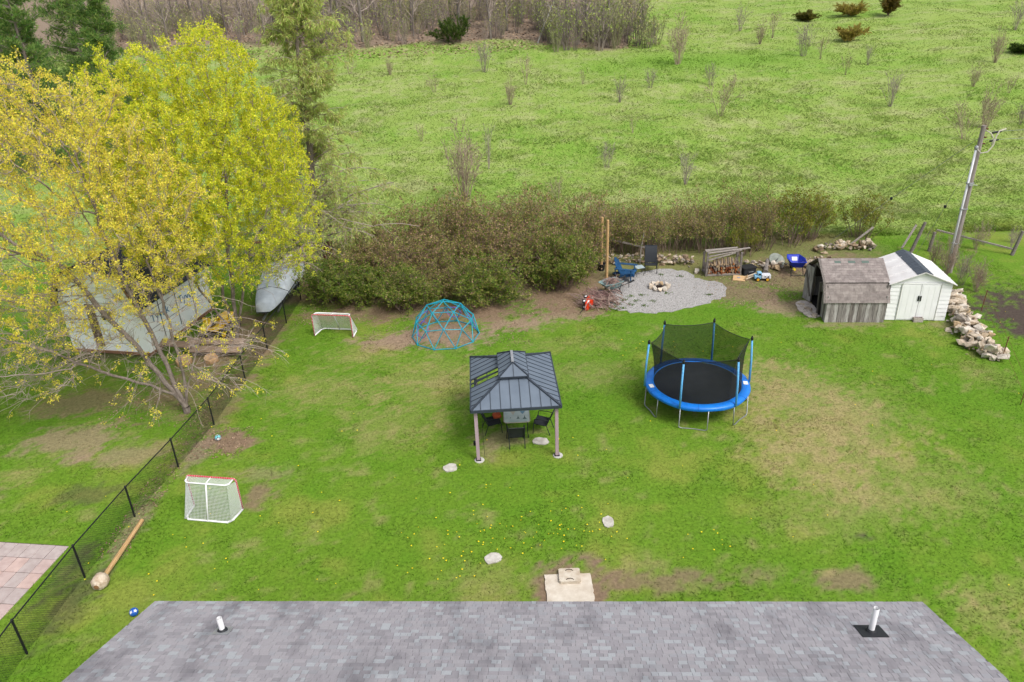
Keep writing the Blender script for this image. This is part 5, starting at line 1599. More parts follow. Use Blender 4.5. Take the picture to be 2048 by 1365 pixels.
# ---------------------------------------------------------------- small yellow tractor, boards and slabs behind the tree
ty = thing('garden_tractor', 'yellow garden tractor parked behind the tree trunks', 'tractor', (-13.7, 32.0, 0), R(-20))
M_TY = mat('tractor_yellow', srgb(246, 196, 22, .85), rough=.4, vary=.1)
MB().prism([(-.28, .1), (.28, .1), (.26, .95), (-.26, .95)], .42, .82).build('hood', M_TY, ty, bevel=.06)
MB().prism([(-.5, -.75), (.5, -.75), (.5, -.15), (-.5, -.15)], .5, .66).build('fender', M_TY, ty, bevel=.06)
MB().box((0, -.45, .78), (.44, .42, .12)).build('seat', M_TBLK, ty, bevel=.04); MB().box((0, -.66, .98), (.42, .1, .36)).build('seat_back', M_TY, ty, bevel=.04)
MB().box((0, .0, .4), (.5, 1.6, .1)).build('chassis', M_TBLK, ty)
MB().tube([(0, .1, .8), (0, -.08, 1.05)], .02, 6).build('steering_column', M_TBLK, ty)
MB().tube([(.16 * math.cos(a), -.1 + .11 * math.sin(a), 1.05 + .1 * math.sin(a)) for a in [k * math.pi / 5 for k in range(10)]], .016, 5, closed=True).build('steering_wheel', M_TBLK, ty)
for x, y, rr_ in ((-.5, -.45, .28), (.5, -.45, .28), (-.4, .72, .2), (.4, .72, .2)):
    w_ = MB().lathe([(.06, -.11), (rr_ * .95, -.11), (rr_, 0), (rr_ * .95, .11), (.06, .11)], 18, (x, y, rr_), (0, R(90), 0)).build('wheel', M_RUB, ty, smooth=True)
    MB().lathe([(rr_ * .5, -.115), (rr_ * .5, .115)], 12, (x, y, rr_), (0, R(90), 0)).build('rim', M_TY, w_)
M_BRD = mat('brown_board', srgb(168, 146, 128, .75), srgb(136, 114, 98, .75), scale=3, stretch=(.6, 8, 8), rough=.9)
r = random.Random(12)
for k, (a, b, lb) in enumerate((((-15.7, 30.3, .55), (-14.2, 29.9, .5), 'short weathered board leaning left of the tractor'), ((-14.5, 30.15, .62), (-11.9, 30.0, .55), 'long weathered board stacked in front of the yellow tractor'), ((-14.3, 29.85, .35), (-12.0, 29.6, .35), 'lower weathered board in front of the yellow tractor'))):
    o = MB().beam(a, b, .34, .06, (0, -.5, 1)).build('stacked_board', M_BRD); tag(o, lb, 'board')
for k in range(2):
    x = (-14.1, -12.3)[k]
    o = MB().box((x, 30.05, .26), (.35, .3, .5)).build('stacking_block', M_CIN); tag(o, ('concrete block under the left end of the weathered boards', 'concrete block under the right end of the weathered boards')[k], 'block')
for k, (x, y, s, lb) in enumerate(((-14.35, 29.2, .34, 'cut tan log round left of the tree trunk'), (-13.2, 29.3, .3, 'cut tan log round behind the tree trunk'))):
    o = MB().lathe([(s, 0), (s * 1.02, .12), (s * .97, .24)], 9, (x, y, 0), (.25, .1, 0)).build('log_round', mat('log_round', srgb(206, 172, 132, .8), srgb(170, 134, 98, .8), scale=6, rough=.9) if k == 0 else bpy.data.materials['log_round']); tag(o, lb, 'log')
cr_ = thing('rusty_crate', 'rust brown slatted crate behind the covered boat', 'crate', (-11.0, 41.0, 0), R(10))
M_RST = mat('rust_brown', srgb(132, 80, 62, .75), srgb(100, 60, 48, .75), scale=4, rough=.95)
for k in range(6): MB().box((-.75 + k * .3, -.5, .6), (.26, .04, 1.2)).build('slat', M_RST, cr_)
for sx in (-1, 1): MB().box((sx * .88, 0, .6), (.04, 1.0, 1.2)).build('side', M_RST, cr_)
MB().box((0, 0, 1.16), (1.7, .96, .05)).build('lid', M_RST, cr_)
cr2 = thing('rusty_sheet_roof', 'rust brown sheet roofed lean-to behind the boat and the tree', 'lean-to', (-13.6, 41.5, 0), R(4))
for k in range(5): MB().box((-1.2 + k * .6, 0, 1.35), (.58, 1.8, .03), (R(-14), 0, 0)).build('roof_sheet', M_RST, cr2)
for sx in (-1, 1):
    for y in (-.8, .8): MB().box((sx * 1.35, y, .62 + y * -.2), (.09, .09, 1.24 - y * .4)).build('post', M_GREYW, cr2)
bn = thing('blue_drum', 'dark blue plastic drum beside the rusty crate', 'drum', (-11.75, 39.7, 0))
MB().lathe([(.27, 0), (.3, .06), (.3, .28), (.315, .3), (.3, .32), (.3, .58), (.315, .6), (.3, .62), (.29, .86), (.25, .9)], 18).build('barrel', mat('drum_blue', srgb(66, 92, 128, .75), rough=.5), bn, smooth=True)
MB().lathe([(.06, .88), (.06, .92)], 8, (.12, 0, 0)).build('bung', M_STK, bn)

# ================================================================ vegetation helpers
def nrm(a): return a / np.maximum(np.linalg.norm(a, axis=-1, keepdims=True), 1e-9)

def seg_tubes(P0, P1, R0, R1, n=3):
    N = len(P0)
    d = nrm(P1 - P0)
    h = np.where(np.abs(d[:, 2:3]) > .9, np.array([[1., 0, 0]]), np.array([[0, 0, 1.]]))
    u = nrm(np.cross(d, h)); w = np.cross(d, u)
    V = np.zeros((N, 2, n, 3))
    for j in range(n):
        a = 2 * math.pi * j / n
        o = u * math.cos(a) + w * math.sin(a)
        V[:, 0, j] = P0 + o * R0[:, None]
        V[:, 1, j] = P1 + o * R1[:, None]
    base = np.arange(N)[:, None, None] * (2 * n)
    f = np.array([[j, (j + 1) % n, n + (j + 1) % n, n + j] for j in range(n)])[None]
    return V.reshape(-1, 3), (f + base).reshape(-1, 4)

def cat_geo(parts):
    V, F, C, o = [], [], [], 0
    for p in parts:
        V.append(p[0]); F.append(p[1] + o); o += len(p[0])
        if len(p) > 2: C.append(p[2])
    return np.concatenate(V), np.concatenate(F), (np.concatenate(C) if C else None)

def leaves(c, size, pal, r, droop=.3, aspect=.55, wt=None, vert=0.0, dirs=None):
    """diamond leaf quads at points c"""
    n = len(c)
    a = nrm(r.normal(size=(n, 3)) + np.array([0, 0, -droop]) + np.array([0, 0, vert]))
    if dirs is not None: a = nrm(dirs + .35 * a)
    b = nrm(np.cross(a, r.normal(size=(n, 3))))
    s = size * (.6 + .8 * r.random(n))[:, None]
    V = np.stack([c, c + a * s * .5 + b * s * aspect * .5, c + a * s, c + a * s * .5 - b * s * aspect * .5], 1).reshape(-1, 3)
    F = np.arange(n * 4).reshape(-1, 4)
    pal = np.array(pal)
    k = r.choice(len(pal), n, p=wt)
    col = pal[k] * (.78 + .44 * r.random(n))[:, None]
    return V, F, np.repeat(col, 4, 0)

def leaf_tris(c, size, pal, r, droop=.3, wt=None):
    n = len(c)
    a = nrm(r.normal(size=(n, 3)) + np.array([0, 0, -droop]))
    b = nrm(np.cross(a, r.normal(size=(n, 3))))
    s = size * (.6 + .8 * r.random(n))[:, None]
    V = np.stack([c, c + a * s + b * s * .42, c + a * s - b * s * .42], 1).reshape(-1, 3)
    pal = np.array(pal); col = pal[r.choice(len(pal), n, p=wt)] * (.84 + .30 * r.random(n))[:, None]
    return V, np.arange(n * 3).reshape(-1, 3), np.repeat(col, 3, 0)

def grow(S, D, L, Rr, spec, r):
    segs = [[], [], [], []]
    for lev, sp in enumerate(spec):
        n, k = len(S), sp['k']
        P, d = S.copy(), nrm(D.copy())
        nodes, ds, rad = [P], [d], [Rr]
        for i in range(k):
            d = nrm(d + r.normal(size=d.shape) * sp.get('w', .1) + np.array([0, 0, sp.get('up', 0)]))
            Q = P + d * (L / k)[:, None]
            tp = sp.get('tap', .7)
            r0, r1 = Rr * (1 - tp * i / k), Rr * (1 - tp * (i + 1) / k)
            for q, v in zip(segs, (P, Q, r0, r1)): q.append(v)
            P = Q; nodes.append(P); ds.append(d); rad.append(r1)
        NN, DD, RA = np.stack(nodes, 1), np.stack(ds, 1), np.stack(rad, 1)
        if lev < len(spec) - 1:
            nc = sp['nc']
            t = sp.get('frm', .25) + (1 - sp.get('frm', .25)) * r.random((n, nc))
            f = t * k; i0 = np.clip(f.astype(int), 0, k - 1); fr = (f - i0)[..., None]
            ii = np.arange(n)[:, None]
            S2 = NN[ii, i0] * (1 - fr) + NN[ii, i0 + 1] * fr
            dd = DD[ii, i0 + 1]
            pr_ = nrm(np.cross(dd, r.normal(size=dd.shape)))
            if sp.get('flat'): pr_ = nrm(pr_ * np.array([1, 1, .15]))
            a = np.radians(sp.get('ang', 45)) * (.6 + .8 * r.random((n, nc, 1)))
            D2 = dd * np.cos(a) + pr_ * np.sin(a) + np.array([0, 0, sp.get('lift', 0)])
            L2_ = (L[:, None] * sp.get('cl', .5) * (.6 + .8 * r.random((n, nc))) * (1 - sp.get('sh', .4) * t)).ravel()
            R2 = (RA[ii, i0] * sp.get('cr', .6)).ravel()
            S, D, L, Rr = S2.reshape(-1, 3), nrm(D2.reshape(-1, 3)), L2_, np.maximum(R2, sp.get('rmin', .004))
    return [np.concatenate(q) for q in segs], NN, DD

def colonize(att, nodes, parent, step=.28, infl=2.6, kill=.48, iters=120, seed=1, grav=0.0):
    r = np.random.default_rng(seed)
    pos = [np.array(p, float) for p in nodes]; par = list(parent)
    att = att.copy()
    P = np.array(pos)
    d2 = ((att[:, None] - P[None]) ** 2).sum(-1); near = d2.argmin(1); nd = d2.min(1)
    for it in range(iters):
        m_ = nd < infl ** 2
        if it < 25: m_ = nd < (infl * 2.2) ** 2
        if not m_.any(): break
        ids = near[m_]; v = nrm(att[m_] - P[ids])
        acc = np.zeros((len(P), 3)); np.add.at(acc, ids, v)
        g = np.unique(ids)
        dirs = nrm(nrm(acc[g]) + r.normal(size=(len(g), 3)) * .18 + np.array([0, 0, grav]))
        new = P[g] + dirs * step
        n0 = len(P)
        P = np.concatenate([P, new]); par += list(g)
        dn = ((att[:, None] - new[None]) ** 2).sum(-1)
        k = dn.argmin(1); dm = dn.min(1)
        b = dm < nd; nd = np.where(b, dm, nd); near = np.where(b, n0 + k, near)
        keep = nd > kill ** 2
        att, nd, near = att[keep], nd[keep], near[keep]
        if len(att) == 0: break
    return P, np.array(par)

def tree_radii(P, par, r0, ex):
    n = len(P); acc = np.zeros(n); rad = np.zeros(n)
    for i in range(n - 1, -1, -1):
        rad[i] = r0 if acc[i] == 0 else acc[i] ** (1 / ex)
        if par[i] >= 0: acc[par[i]] += rad[i] ** ex
    return rad

M_LEAF = mat('leaf', (1, 1, 1), attr=True, scale=3, coord='World', rough=.6, spec=.25, trans=.5, vary=.10)
M_BARK = mat('maple_bark', srgb(156, 144, 134, .72), srgb(116, 104, 96, .72), scale=6, stretch=(3, 3, .7), rough=.95, bump=.5, coord='World')
M_TWG = mat('grey_twig', srgb(176, 162, 152, .85), srgb(142, 128, 120, .85), scale=2, rough=.95, coord='World')

def maple(name, label, base, stems, att, pal, wt, seed, leaf_per=5, keep=1.0, size=.10, twigs=2, low=None, r0=.0065, ex=2.1, tl=.36, droops=0, lowk=.4):
    r = np.random.default_rng(seed)
    nodes, parent = [(0, 0, -.2), (0, 0, .25)], [-1, 0]
    for st in stems:
        last = 1
        prev = np.array((0, 0, .25))
        for q in st:
            q = np.array(q, float)
            k = max(1, int(np.linalg.norm(q - prev) / .4))
            for j in range(1, k + 1):
                p = prev + (q - prev) * j / k + r.normal(size=3) * .03
                nodes.append(tuple(p)); parent.append(last); last = len(nodes) - 1
            prev = q
    P, par = colonize(att, nodes, parent, seed=seed, grav=.22)
    rad = tree_radii(P, par, r0, ex)
    has = np.zeros(len(P), bool); has[par[par >= 0]] = True
    i = np.arange(1, len(P)); p0 = par[1:]
    big = rad[i] > .03
    g1 = seg_tubes(P[p0[big]], P[i[big]], np.minimum(rad[p0[big]], rad[i[big]] * 1.35), rad[i[big]], 7)
    t = thing(name, label, 'tree', base, 0, 'maples breaking into leaf on the left')
    me = arr_mesh('trunk', *g1[:2], smooth=True); mobj('trunk', me, M_BARK, t)
    sm = i[~big]
    g2 = seg_tubes(P[par[sm]], P[sm], np.maximum(rad[sm] * 1.25, .008), np.maximum(rad[sm], .006), 4)
    # twigs with leaf tufts
    thin = np.where(rad < .022)[0]
    thin = thin[thin > 1]
    src = np.repeat(thin, twigs)
    d0 = nrm(P[src] - P[par[src]])
    dd = nrm(d0 + r.normal(size=d0.shape) * .5 + np.array([0, 0, .5]))
    ln = tl * (.4 + r.random(len(src)))
    q1 = P[src] + dd * ln[:, None]
    g3 = seg_tubes(P[src], q1, np.full(len(src), .0065), np.full(len(src), .0035), 3)
    extra = []
    dc = None
    if droops:
        lowi = np.where((P[:, 2] < 5.2) & (rad < .03) & (P[:, 2] > 1.0))[0]
        sel = r.choice(lowi, min(droops, len(lowi)), replace=False)
        out = nrm((P[sel] - np.array([0, 0, 3.0])) * np.array([1, 1, .1]))
        sg_, NN_, DD_ = grow(P[sel], out + np.array([0, 0, .15]), .9 + 1.0 * r.random(len(sel)), np.full(len(sel), .010),
                             [dict(k=5, w=.12, up=-.16, nc=3, cl=.4, ang=45, frm=.2, cr=.6, rmin=.005, tap=.6), dict(k=3, w=.15, up=-.12)], r)
        sg_[1][:, 2] = np.maximum(sg_[1][:, 2], .12); sg_[0][:, 2] = np.maximum(sg_[0][:, 2], .12)
        extra = [seg_tubes(*sg_, n=3)]
        dc = NN_[:, 1:].reshape(-1, 3); dc = dc[r.random(len(dc)) < .16]; dc[:, 2] = np.maximum(dc[:, 2], .15)
    V, F, _ = cat_geo([g2, g3] + extra); mobj('branches', arr_mesh('branches', V, F), M_TWG, t)
    k = r.random(len(src)) < keep * (lowk + (1 - lowk) * sstep(2.5, 8.5, q1[:, 2]))
    c = np.concatenate([q1[k], (P[src] * .4 + q1 * .6)[k][::2]])
    if dc is not None: c = np.concatenate([c, dc])
    c = np.repeat(c, leaf_per, 0) + r.normal(size=(len(c) * leaf_per, 3)) * .05
    V, F, C = leaf_tris(c, size, pal, r, .55, wt)
    mobj('crown', arr_mesh('crown', V, F, C), M_LEAF, t)
    return t

def ell(n, c, rad, r, hollow=0.0, zmin=None, pw=1.0):
    p = nrm(r.normal(size=(n * 2, 3))) * (hollow + (1 - hollow) * r.random((n * 2, 1)) ** (1 / 3))
    p = p * np.array(rad) + np.array(c)
    if zmin is not None: p = p[p[:, 2] > zmin]
    return p[:n]

# left, sparser maple: orange-yellow buds
r = np.random.default_rng(3)
att = np.concatenate([ell(3000, (-3.6, -.2, 7.8), (5.4, 4.2, 5.3), r, .25, 2.0), ell(260, (-4.5, -.5, 3.2), (4.0, 3.0, 1.8), r, .3, 1.0), ell(200, (.9, -.3, 2.6), (2.2, 2.2, 1.5), r, .3, .8), ell(350, (.2, .3, 7.0), (2.4, 2.5, 4.0), r, .2)])
maple('maple_tree', 'left maple with sparse orange yellow buds and low drooping twigs', (-12.69, 25.03, 0),
      [[(-.5, 0, 1.3), (-1.3, .1, 2.9), (-2.3, .2, 4.6), (-3.2, .2, 6.2)], [(-.35, .2, 1.5), (-.8, .5, 3.2), (-1.3, .6, 5.0), (-1.7, .8, 7.2)], [(.1, .3, 1.6), (-.1, .6, 3.6), (-.4, .8, 6.0)], [(.3, -.1, 1.2), (.8, -.2, 2.2), (1.3, -.2, 3.2)], [(-.25, -.2, .9), (-1.5, -.8, 2.0), (-2.8, -1.3, 3.0)]],
      att, [srgb(230, 212, 90, 1.08), srgb(232, 220, 86, 1.08), srgb(222, 192, 104, 1.0), srgb(206, 206, 74, 1.02)], [.28, .38, .08, .26], 11, leaf_per=16, keep=.75, size=.052, twigs=4, r0=.0066, tl=.42, droops=220, lowk=.07)
# right, fuller maple: yellow-green young leaves
r = np.random.default_rng(4)
att = np.concatenate([ell(2500, (-.1, -.2, 7.6), (4.1, 4.0, 4.5), r, .3, 2.4), ell(480, (1.7, -.2, 6.4), (3.2, 3.0, 3.4), r, .3, 2.0), ell(300, (-2.3, -.3, 10.6), (1.7, 1.8, 2.2), r, .2), ell(200, (-.5, 0, 11.4), (1.2, 1.5, 1.7), r, .2), ell(330, (1.3, .2, 11.7), (1.7, 1.8, 1.8), r, .2), ell(260, (2.9, 0, 8.9), (1.7, 2.0, 2.4), r, .2)])
maple('maple_tree', 'right, fuller maple covered in yellow green young leaves', (-12.35, 30.4, 0),
      [[(-.1, .1, 1.5), (-.3, .2, 3.4), (-.8, .2, 5.6)], [(.15, 0, 1.6), (.35, 0, 3.6), (.6, .1, 6.2)], [(.3, -.1, 1.4), (.9, -.2, 3.2), (1.6, -.3, 5.0)], [(-.3, -.1, 1.3), (-1.0, -.2, 3.0), (-1.9, -.3, 4.8)]],
      att, [srgb(222, 218, 68, 1.1), srgb(210, 212, 58, 1.1), srgb(190, 202, 52, 1.05), srgb(230, 216, 84, 1.1), srgb(164, 184, 46, 1.0)], [.28, .26, .22, .08, .16], 12, leaf_per=21, keep=1.0, size=.057, twigs=4, r0=.0066, droops=50, lowk=.3)

# ---------------------------------------------------------------- larch
def larch(base, H_, seed):
    r = np.random.default_rng(seed)
    t = thing('larch_tree', 'tall feathery larch with drooping pale green twigs behind the maples', 'tree', base)
    zs = np.linspace(-.2, H_, 30)
    xs = np.cumsum(r.normal(size=30) * .03) + .95 * np.clip(zs / H_, 0, 1); ys = np.cumsum(r.normal(size=30) * .03)
    MB().tube([(x, y, z) for x, y, z in zip(xs, ys, zs)], [max(.015, .24 * (1 - z / H_) ** .8 + .02) for z in zs], 9).build('trunk', M_BARK, t, smooth=True)
    S, D, L, Rr = [], [], [], []
    z = 1.2
    while z < H_ - .2:
        f = z / H_
        for k in range(2 if f < .8 else 3):
            a = r.random() * 6.28
            ln = (3.3 * (1 - f) ** .7 + 1.35) * (.5 + .7 * r.random())
            if .42 < f < .62: ln *= .75
            if f < .36: ln *= 1.2
            i = np.interp(z, zs, np.arange(30)); x = np.interp(z, zs, xs); y = np.interp(z, zs, ys)
            S.append((x, y, z)); D.append((math.cos(a), math.sin(a), .25 + .5 * f)); L.append(ln); Rr.append(.045 * (1 - f) + .014)
        z += .16 + .1 * r.random()
    spec = [dict(k=6, w=.10, up=-.07, nc=9, cl=.34, ang=60, frm=.12, cr=.5, tap=.75, lift=-.15, flat=True, sh=.3), dict(k=4, w=.16, up=-.10, nc=5, cl=.5, ang=50, frm=.1, cr=.6, rmin=.004, lift=-.3), dict(k=3, w=.2, up=-.22)]
    sg, NN, DD = grow(np.array(S), np.array(D), np.array(L), np.array(Rr), spec, r)
    V, F = seg_tubes(*sg, n=3)
    mobj('branches', arr_mesh('branches', V, F), M_TWG, t)
    pts = NN.reshape(-1, 3)
    c = np.repeat(pts, 3, 0) + r.normal(size=(len(pts) * 3, 3)) * .04
    V, F, C = leaves(c, .19, [srgb(172, 186, 104, 1.25), srgb(158, 174, 92, 1.25), srgb(178, 170, 108, 1.15), srgb(160, 142, 102, 1.1)], r, droop=.5, aspect=.17, wt=[.4, .3, .15, .15], dirs=np.repeat(DD.reshape(-1, 3), 3, 0))
    mobj('crown', arr_mesh('crown', V, F, C), M_LEAF, t)
larch((-10.7, 40.4, 0), 14.8, 5)

# ---------------------------------------------------------------- shrubs
def shrub_mesh(seed, h, wd, ns, spec, leaf_n, leaf_s, pal, wt, cluster=2, jit=.05, base_r=.1, lean=.5, rad=.02):
    r = np.random.default_rng(seed)
    a = r.random(ns) * 6.28; q = r.random(ns) ** .6
    S = np.stack([np.cos(a) * base_r * q, np.sin(a) * base_r * q, np.zeros(ns)], 1)
    D = np.stack([np.cos(a) * lean * q, np.sin(a) * lean * q, np.ones(ns)], 1)
    L = h * (.65 + .4 * r.random(ns)) * (1 - .15 * q)
    sg, NN, DD = grow(S, D, L, np.full(ns, rad), spec, r)
    V, F = seg_tubes(*sg, n=3)
    st = arr_mesh('stems', V, F)
    pts = NN[:, 1:].reshape(-1, 3)
    lf = None
    if leaf_n:
        k = r.choice(len(pts), leaf_n, replace=leaf_n > len(pts))
        c = np.repeat(pts[k], cluster, 0) + r.normal(size=(leaf_n * cluster, 3)) * jit
        c[:, 2] = np.maximum(c[:, 2], .05)
        V, F, C = leaves(c, leaf_s, pal, r, droop=0, aspect=.6, wt=wt)
        lf = arr_mesh('foliage', V, F, C)
    return st, lf
OLV = [srgb(124, 132, 58, 1.15), srgb(104, 126, 46, 1.1), srgb(150, 144, 84, 1.15), srgb(160, 134, 106, 1.2), srgb(84, 112, 40, 1.0)]
M_STEM = mat('shrub_stem', srgb(150, 130, 116, .78), srgb(116, 98, 86, .78), scale=2, rough=.95, coord='World')
M_STEMG = mat('bare_stem', srgb(172, 160, 150, .74), srgb(138, 126, 118, .74), scale=2, rough=.95, coord='World')
sp_d = [dict(k=5, w=.14, up=.02, nc=7, cl=.42, ang=55, frm=.18, cr=.6, sh=.35), dict(k=4, w=.2, up=.06, nc=5, cl=.5, ang=50, frm=.15, cr=.6, rmin=.005), dict(k=3, w=.25, up=.05)]
HEDGE = []
for k, (wt, sd) in enumerate((([.34, .34, .14, .02, .16], 1), ([.24, .16, .30, .24, .06], 2), ([.16, .10, .30, .40, .04], 3), ([.30, .40, .06, .0, .24], 4))):
    me = shrub_mesh(40 + sd, 1.0 * 2.6, 1, 34, sp_d, (2700, 1700, 1400, 2800)[k], (.105, .092, .088, .105)[k], OLV, wt, cluster=4, jit=.055, base_r=.55, lean=.62, rad=.018)
    me[0].materials.append(M_STEM); me[1].materials.append(M_LEAF)
    HEDGE.append(me)
sp_s = [dict(k=6, w=.09, up=.05, nc=6, cl=.32, ang=38, frm=.4, cr=.55, sh=.3), dict(k=4, w=.15, up=.08, nc=4, cl=.5, ang=40, frm=.15, cr=.6, rmin=.005), dict(k=3, w=.2, up=.05)]
SPARSE = []
for k, (wt, sd, n_) in enumerate((([.30, .14, .34, .20, .02], 1, 1500), ([.22, .10, .38, .30, .0], 2, 1100), ([.40, .2, .4, 0, 0], 3, 2200))):
    pal = OLV if k < 2 else [srgb(150, 160, 52, .74), srgb(124, 144, 48, .72), srgb(166, 160, 72, .74), srgb(150, 122, 86, .70), srgb(72, 98, 36, .68)]
    me = shrub_mesh(60 + sd, 2.7, 1, 26, sp_s, n_, .085, pal, wt, cluster=2, jit=.06, base_r=.6, lean=.42, rad=.020)
    me[0].materials.append(M_STEM); me[1].materials.append(M_LEAF)
    SPARSE.append(me)
def shrub(name, me, loc, s, rz, label, group, parts=('stems', 'foliage')):
    t = thing(name, label, 'shrub', loc, rz, group); t.scale = s
    for p, m_ in zip(parts, me):
        if m_ is not None: put(bpy.data.objects.new(p, m_), t)
    return t
ORD = 'first second third fourth fifth sixth seventh eighth ninth tenth eleventh twelfth thirteenth fourteenth fifteenth sixteenth seventeenth eighteenth nineteenth twentieth'.split()
ORD += ['twenty-' + w_ for w_ in ORD[:9]]
r = random.Random(9)
GH = 'leafing shrubs of the hedge'
rowA = [(-8.9, 35.6, 2.0, 1.05, 3, 'round green shrub between the boat and the hockey net'), (-7.4, 35.2, 1.75, .95, 3, 'round green shrub behind the red framed hockey net'), (-5.3, 34.2, 1.85, .95, 0, 'round olive shrub at the left of the climbing dome'), (-1.0, 34.5, 2.0, 1.05, 0, 'round olive shrub right behind the climbing dome'), (-3.2, 35.6, 1.9, .9, 1, 'olive shrub between the two round ones behind the dome')]
for x, y, h, w_, v, lb in rowA: shrub('round_shrub', HEDGE[v], (x, y, 0), (w_, w_, h / 2.35), r.uniform(0, 6), lb, GH)
back = []
for x in (-8.6, -6.6, -4.6, -2.6, -.7, 1.3, 2.8): back.append((x, 37.9, 2.9, 1.2, 1))
for x in (-7.6, -5.4, -3.3, -1.2, .9, 2.9, 4.6): back.append((x, 40.3, 3.0, 1.25, 2))
for x, y in ((2.5, 35.6), (3.3, 37.6), (2.9, 36.6)): back.append((x, y, 2.6, .98, 0))
for k, (x, y, h, w_, v) in enumerate(back):
    lb = ('tall brownish shrub, %s from the left in the hedge middle row' % ORD[k] if v == 1 else 'reddish brown shrub, %s from the left along the field side of the hedge' % ORD[k - 7] if v == 2 else 'olive hedge shrub just left of the timber posts, %s' % ('nearest the lens', 'farthest from the lens', 'between the other two')[k - 14])
    shrub('hedge_shrub', HEDGE[(1 if k > 14 else 0) if v == 0 else v if r.random() < .7 else (v + 1) % 3], (x + r.uniform(-.3, .3), y + r.uniform(-.35, .35), tz(x, y)), (w_ * r.uniform(.75, 1.15), w_ * r.uniform(.75, 1.15), h / 2.35 * r.uniform(.72, 1.2)), r.uniform(0, 6), lb, GH)
for k, x in enumerate((5.9, 7.0, 8.1, 9.2, 10.3, 11.4, 12.5, 13.6, 14.6)):
    shrub('brushy_shrub', SPARSE[k % 2], (x + r.uniform(-.3, .3), 40.6 + r.uniform(-.5, .6), 0), (r.uniform(.85, 1.15), r.uniform(.85, 1.15), r.uniform(.85, 1.3)), r.uniform(0, 6), 'thin stemmed shrub, %s from the left in the near brushy row behind the fire pit' % ORD[k], 'thin shrubs behind the fire pit')
for k, x in enumerate((6.4, 8.6, 10.8, 12.9, 15.0)):
    shrub('brushy_shrub', SPARSE[(k + 1) % 2], (x, 42.2 + r.uniform(-.5, .5), 0), (1.1, 1.1, r.uniform(.9, 1.25)), r.uniform(0, 6), 'thin stemmed shrub, %s from the left in the far brushy row behind the fire pit' % ORD[k], 'thin shrubs behind the fire pit')
for x, y, s, lb in ((16.3, 41.3, 1.2, 'yellow green twiggy shrub behind the blue wheelbarrow'), (17.6, 42.0, 1.0, 'yellow green twiggy shrub left of the leaning timber'), (20.6, 41.6, .95, 'thin yellow green shrub behind the white shed'), (13.3, 39.6, .7, 'small bright green shrub beside the firewood rack')):
    shrub('twiggy_shrub', SPARSE[2], (x, y, 0), (s, s, s), r.uniform(0, 6), lb, 'yellow green shrubs at the field edge')
# bare brush round the utility pole
sp_b = [dict(k=5, w=.10, up=.03, nc=5, cl=.4, ang=35, frm=.3, cr=.6), dict(k=4, w=.16, up=.05, nc=3, cl=.5, ang=40, frm=.2, cr=.6, rmin=.004), dict(k=3, w=.2)]
BARE = []
M_STEMT = mat('tan_stem', srgb(176, 158, 140, .78), srgb(146, 128, 112, .78), scale=2, rough=.95, coord='World')
for k in range(6):
    me = shrub_mesh(80 + k, 1.0, 1, (16, 26, 9, 12, 22, 7)[k], sp_b, (0, 260, 0, 150, 0, 120)[k], (.05, .03, .05, .035, .05, .03)[k], [srgb(156, 156, 104, .9), srgb(166, 148, 118, .9)], [.5, .5], cluster=1, base_r=(.05, .07, .04, .1, .12, .03)[k], lean=(.42, .5, .3, .62, .35, .5)[k], rad=(.007, .007, .009, .006, .005, .008)[k])
    me[0].materials.append(M_STEMG if k % 2 == 0 else M_STEMT)
    if me[1]: me[1].materials.append(M_LEAF)
    BARE.append(me)
for k in range(16):
    x, y = [(22.4, 35.6), (22.9, 35.2), (23.2, 36.5), (22.2, 36.6), (23.0, 37.2), (22.5, 34.4), (23.1, 34.0), (24.4, 38.9), (25.2, 39.5), (26.0, 39.2), (26.8, 39.8), (27.8, 39.0), (25.6, 40.5), (24.0, 40.2), (28.6, 40.0), (22.7, 33.4)][k]
    h = r.uniform(1.3, 2.4) if k < 7 else r.uniform(1.2, 1.8)
    lb = 'bare brush round the foot of the utility pole, %s nearest the lens' % ORD[{15: 0, 6: 1, 5: 2, 1: 3, 0: 4, 2: 5, 3: 6, 4: 7}[k]] if (k < 7 or k == 15) else 'bare brush along the fallen rail, %s from the left' % ORD[{13: 0, 7: 1, 8: 2, 12: 3, 9: 4, 10: 5, 11: 6, 14: 7}[k]]
    shrub('bare_brush', BARE[(1, 3, 4)[k % 3]], (x, y, 0), (h * .62, h * .62, h * .9), r.uniform(0, 6), lb, 'bare brush at the right edge of the yard')
